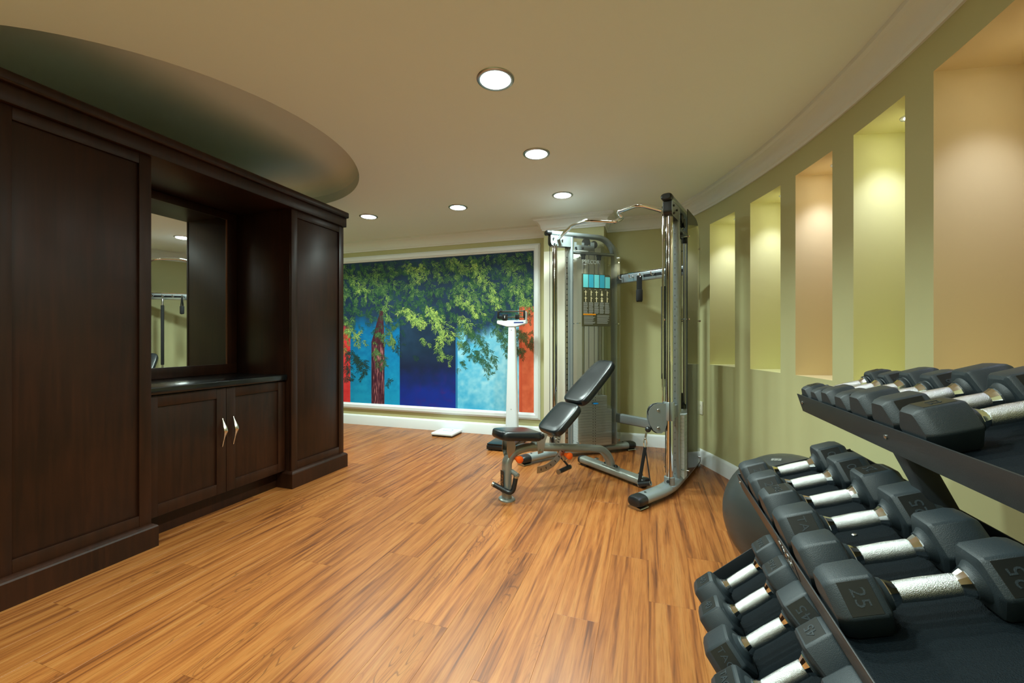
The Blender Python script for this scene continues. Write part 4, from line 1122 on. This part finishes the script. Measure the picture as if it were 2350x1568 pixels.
# ================================================================== DUMBBELL RACK
RY1, RY0 = 1.684, .15
TIERS = {'top': dict(X=.493, z=.911, t=17, D=.33), 'middle': dict(X=.303, z=.617, t=19.5, D=.36), 'bottom': dict(X=.18, z=.208, t=41.5, D=.36)}
rack = empty('dumbbell_rack', (.55, (RY0 + RY1)/2, 0)); tag(rack, 'black three tier dumbbell rack with rubber lined trays along the curved wall', 'rack')
ro = Vector(rack.location)
for nm, T in TIERS.items():
    t = radians(T['t']); ex = Vector((cos(t), 0, sin(t))); en = Vector((-sin(t), 0, cos(t))); o0 = Vector((T['X'], 0, T['z']))
    # lip top is at (X, z); tray plate lies LIP below it
    LIP = .042; T['ex'], T['en'] = ex, en; T['p'] = o0 - en*LIP
    def Q(u, y, n): return T['p'] + ex*u + en*n + Vector((0, y, 0)) - ro
    def slab(name, u0, u1, y0, y1, n0, n1, m, parent, bev=.0):
        bm = nb(); box(bm, (u0, y0, n0), (u1, y1, n1), bev=bev)
        mtx = Matrix(((ex.x, 0, en.x, T['p'].x - ro.x), (0, 1, 0, -ro.y), (ex.z, 0, en.z, T['p'].z - ro.z), (0, 0, 0, 1)))
        bmesh.ops.transform(bm, matrix=mtx, verts=bm.verts[:]); return obj(name, bm, m, parent)
    tr = slab('tray', 0, T['D'], RY0, RY1, -.006, -.002, 'rack', rack)
    slab('front_lip', -.003, .0, RY0, RY1, -.02, LIP, 'rack', tr, .0008)
    slab('rear_lip', T['D'], T['D'] + .003, RY0, RY1, -.006, .03, 'rack', tr, .0008)
    slab('end_lip', -.003, T['D'], RY1 - .003, RY1, -.02, LIP*.85, 'rack', tr, .0008)
    slab('end_lip', -.003, T['D'], RY0, RY0 + .003, -.02, LIP*.85, 'rack', tr, .0008)
    slab('liner', .002, T['D'] - .002, RY0 + .004, RY1 - .004, -.002, .0, 'mat', tr)
    for y in (RY1 - .03, 1.13, .42):
        bm = nb(); c = Q(-.003, y, LIP*.35); lathe(bm, c, -ex, [(0, .0055), (.002, .0055), (.0035, .003)], n=10); obj('bolt', bm, 'steel', tr)
    if nm == 'middle':
        bm = nb(); c = Q(.16, 1.20, 0); lathe(bm, c, en, [(0, .006), (.002, .006), (.0035, .003)], n=10); obj('bolt', bm, 'steel', tr)
        py = onP(1818, 1300, T['p'], ex).y
        bd = text_obj('TAG', .045, 'chrome', tr, frame_m(Q(-.004, py, .012), (0, -1, 0), en), depth=.0015, name='badge_lettering', bold=.0012)
        slab('badge_plate', -.0042, -.003, py - .075, py + .075, -.012, .036, 'plastic', tr)
for y, wx_ in ((1.13, .965), (.42, .885)):
    def bar_(name, a, b, sx=.03, sy=.025):
        bm = nb(); sweep(bm, [Vector(a) - ro, Vector(b) - ro], oval(sx, sy, 16, 7), up=(0, 1, 0)); return obj(name, bm, 'rack', rack)
    bar_('slanted_upright', (.525, y, .885), (wx_ - .045, y, .045), .022, .026)
    bar_('floor_foot', (.16, y, .022), (wx_, y, .022), .022, .03)
    bar_('tray_arm', (.55, y, .872), (.79, y, .945), .012, .018)
    bar_('tray_arm', (.36, y, .573), (.64, y, .672), .012, .018)
    bar_('tray_arm', (.44, y, .395), (.73, y, .36), .015, .02)
    bar_('tray_arm', (.23, y, .178), (.43, y, .355), .012, .018)
    bar_('front_leg', (.24, y, .19), (.24, y, .03), .015, .02)

DIM = {'5': (.070, .060, .122), '8': (.081, .072, .124), '10': (.095, .085, .1276), '12': (.094, .088, .1276), '20': (.103, .082, .14), '20b': (.108, .086, .14), '25': (.102, .081, .14),
       '40': (.1075, .081, .155), '45': (.112, .084, .155), '50': (.114, .086, .155)}
def dumbbell(wt, tier, Yc, off, face, num, label, group):
    W, Lh, g = DIM[wt]; T = TIERS[tier]; t = radians(T['t'])
    ln = 2*Lh + g
    c = T['p'] + T['ex']*(off + ln/2) + T['en']*.0006 + Vector((0, Yc, 0))
    r = empty('dumbbell', c); r.rotation_euler = (0, -t, 0)
    tag(r, label, 'dumbbell', group)
    R = W/sqrt(3); cz = W/2
    for s in (-1, 1):
        bm = nb(); x0 = s*g/2
        prof = [(0.0, .80), (.004, .94), (.010, 1.0), (Lh - .022, 1.0), (Lh - .008, .93), (Lh, .80)]
        rings = []
        for u, k in prof:
            rings.append([Vector((x0 + s*u, R*k*cos(pi/3*i), cz + R*k*sin(pi/3*i))) for i in range(6)])
        loft(bm, rings)
        es = [e for e in bm.edges if abs(e.verts[0].co.x - e.verts[1].co.x) > .002]
        bmesh.ops.bevel(bm, geom=es, offset=W*.045, segments=3, affect='EDGES', profile=.5)
        hd = obj('head', bm, 'rubber', r, angle=28)
        bm = nb(); lathe(bm, (x0 + s*.004, 0, cz), (-s, 0, 0), [(0, W*.36), (.006, W*.30), (.012, .0255), (.016, .0245)], n=24, cap=True); obj('neck', bm, 'rubber', hd)
        nrm = {'T': Vector((0, 0, 1)), 'S': Vector((0, -cos(pi/6), .5)), 'N': Vector((0, cos(pi/6), .5))}[face]
        up = Vector((-s, 0, 0)); rdv_ = up.cross(nrm)
        fc = Vector((x0 + s*(Lh - .006)/2, 0, cz)) + nrm*(W/2)
        pw, phh = R*.86, (Lh - .03)*.92
        bm = nb(); box(bm, (-pw/2, -phh/2, -.001), (pw/2, phh/2, .0005), bev=.0004, seg=1)
        bmesh.ops.transform(bm, matrix=frame_m(fc, rdv_, up), verts=bm.verts[:]); lp = obj('label_plate', bm, 'label', hd)
        tx = num[0] if s < 0 else num[1]
        text_obj(tx, min(phh*.85, pw*(.62 if len(tx) < 3 else .46)), 'rubber', hd, frame_m(fc + nrm*.0006, rdv_, up), depth=.0007, name='raised_lettering')
    bm = nb(); lathe(bm, (-g/2 + .026, 0, cz), (1, 0, 0), [(0, .0150), (.002, .0168), ((g-.052)*.5, .0178), (g - .054, .0168), (g - .052, .0150)], n=26); hn = obj('handle', bm, 'knurl', r)
    for s in (-1, 1):
        bm = nb(); lathe(bm, (s*(g/2 - .010), 0, cz), (-s, 0, 0), [(0, .0225), (.004, .0225), (.016, .0165), (.0175, .0160)], n=14); obj('collar', bm, 'chrome', hn, angle=15)
    return r
ORD = ['first', 'second', 'third', 'fourth', 'fifth', 'sixth', 'seventh']
def place(tier, items):
    for i, (wt, Yc, off, face, num) in enumerate(items):
        ext = {('middle', 5): ', marked 25', ('bottom', 3): ', marked 45', ('top', 6): ', the nearest'}.get((tier, i), '')
        dumbbell(wt, tier, Yc, off, face, num, 'black rubber hex dumbbell, %s from the far end of the %s tier%s' % (ORD[i], tier, ext), 'hex dumbbells on the %s tier' % tier)
place('middle', [('20', 1.566, .004, 'S', ('20', '20')), ('20', 1.433, .004, 'S', ('20', '20')), ('20b', 1.287, .004, 'T', ('TAG', '25')), ('20b', 1.15, .004, 'S', ('TAG', '25')),
                 ('25', 1.014, .004, 'N', ('25', '25')), ('25', .887, .004, 'S', ('25', '25'))])
place('bottom', [('40', 1.524, .004, 'T', ('40', 'TAG')), ('40', 1.387, .004, 'T', ('40', 'TAG')), ('45', 1.240, .004, 'S', ('TAG', '45')), ('45', 1.09, .004, 'T', ('TAG', '45')), ('50', .935, .004, 'N', ('50', '50'))])
place('top', [('5', 1.625, .004, 'T', ('5', '5')), ('5', 1.54, .004, 'S', ('5', '5')), ('8', 1.445, .004, 'N', ('8', '8')), ('8', 1.35, .004, 'S', ('8', '8')), ('10', 1.248, .004, 'N', ('10', '10')), ('10', 1.137, .004, 'S', ('10', '10')), ('12', 1.027, .004, 'T', ('12', '12'))])
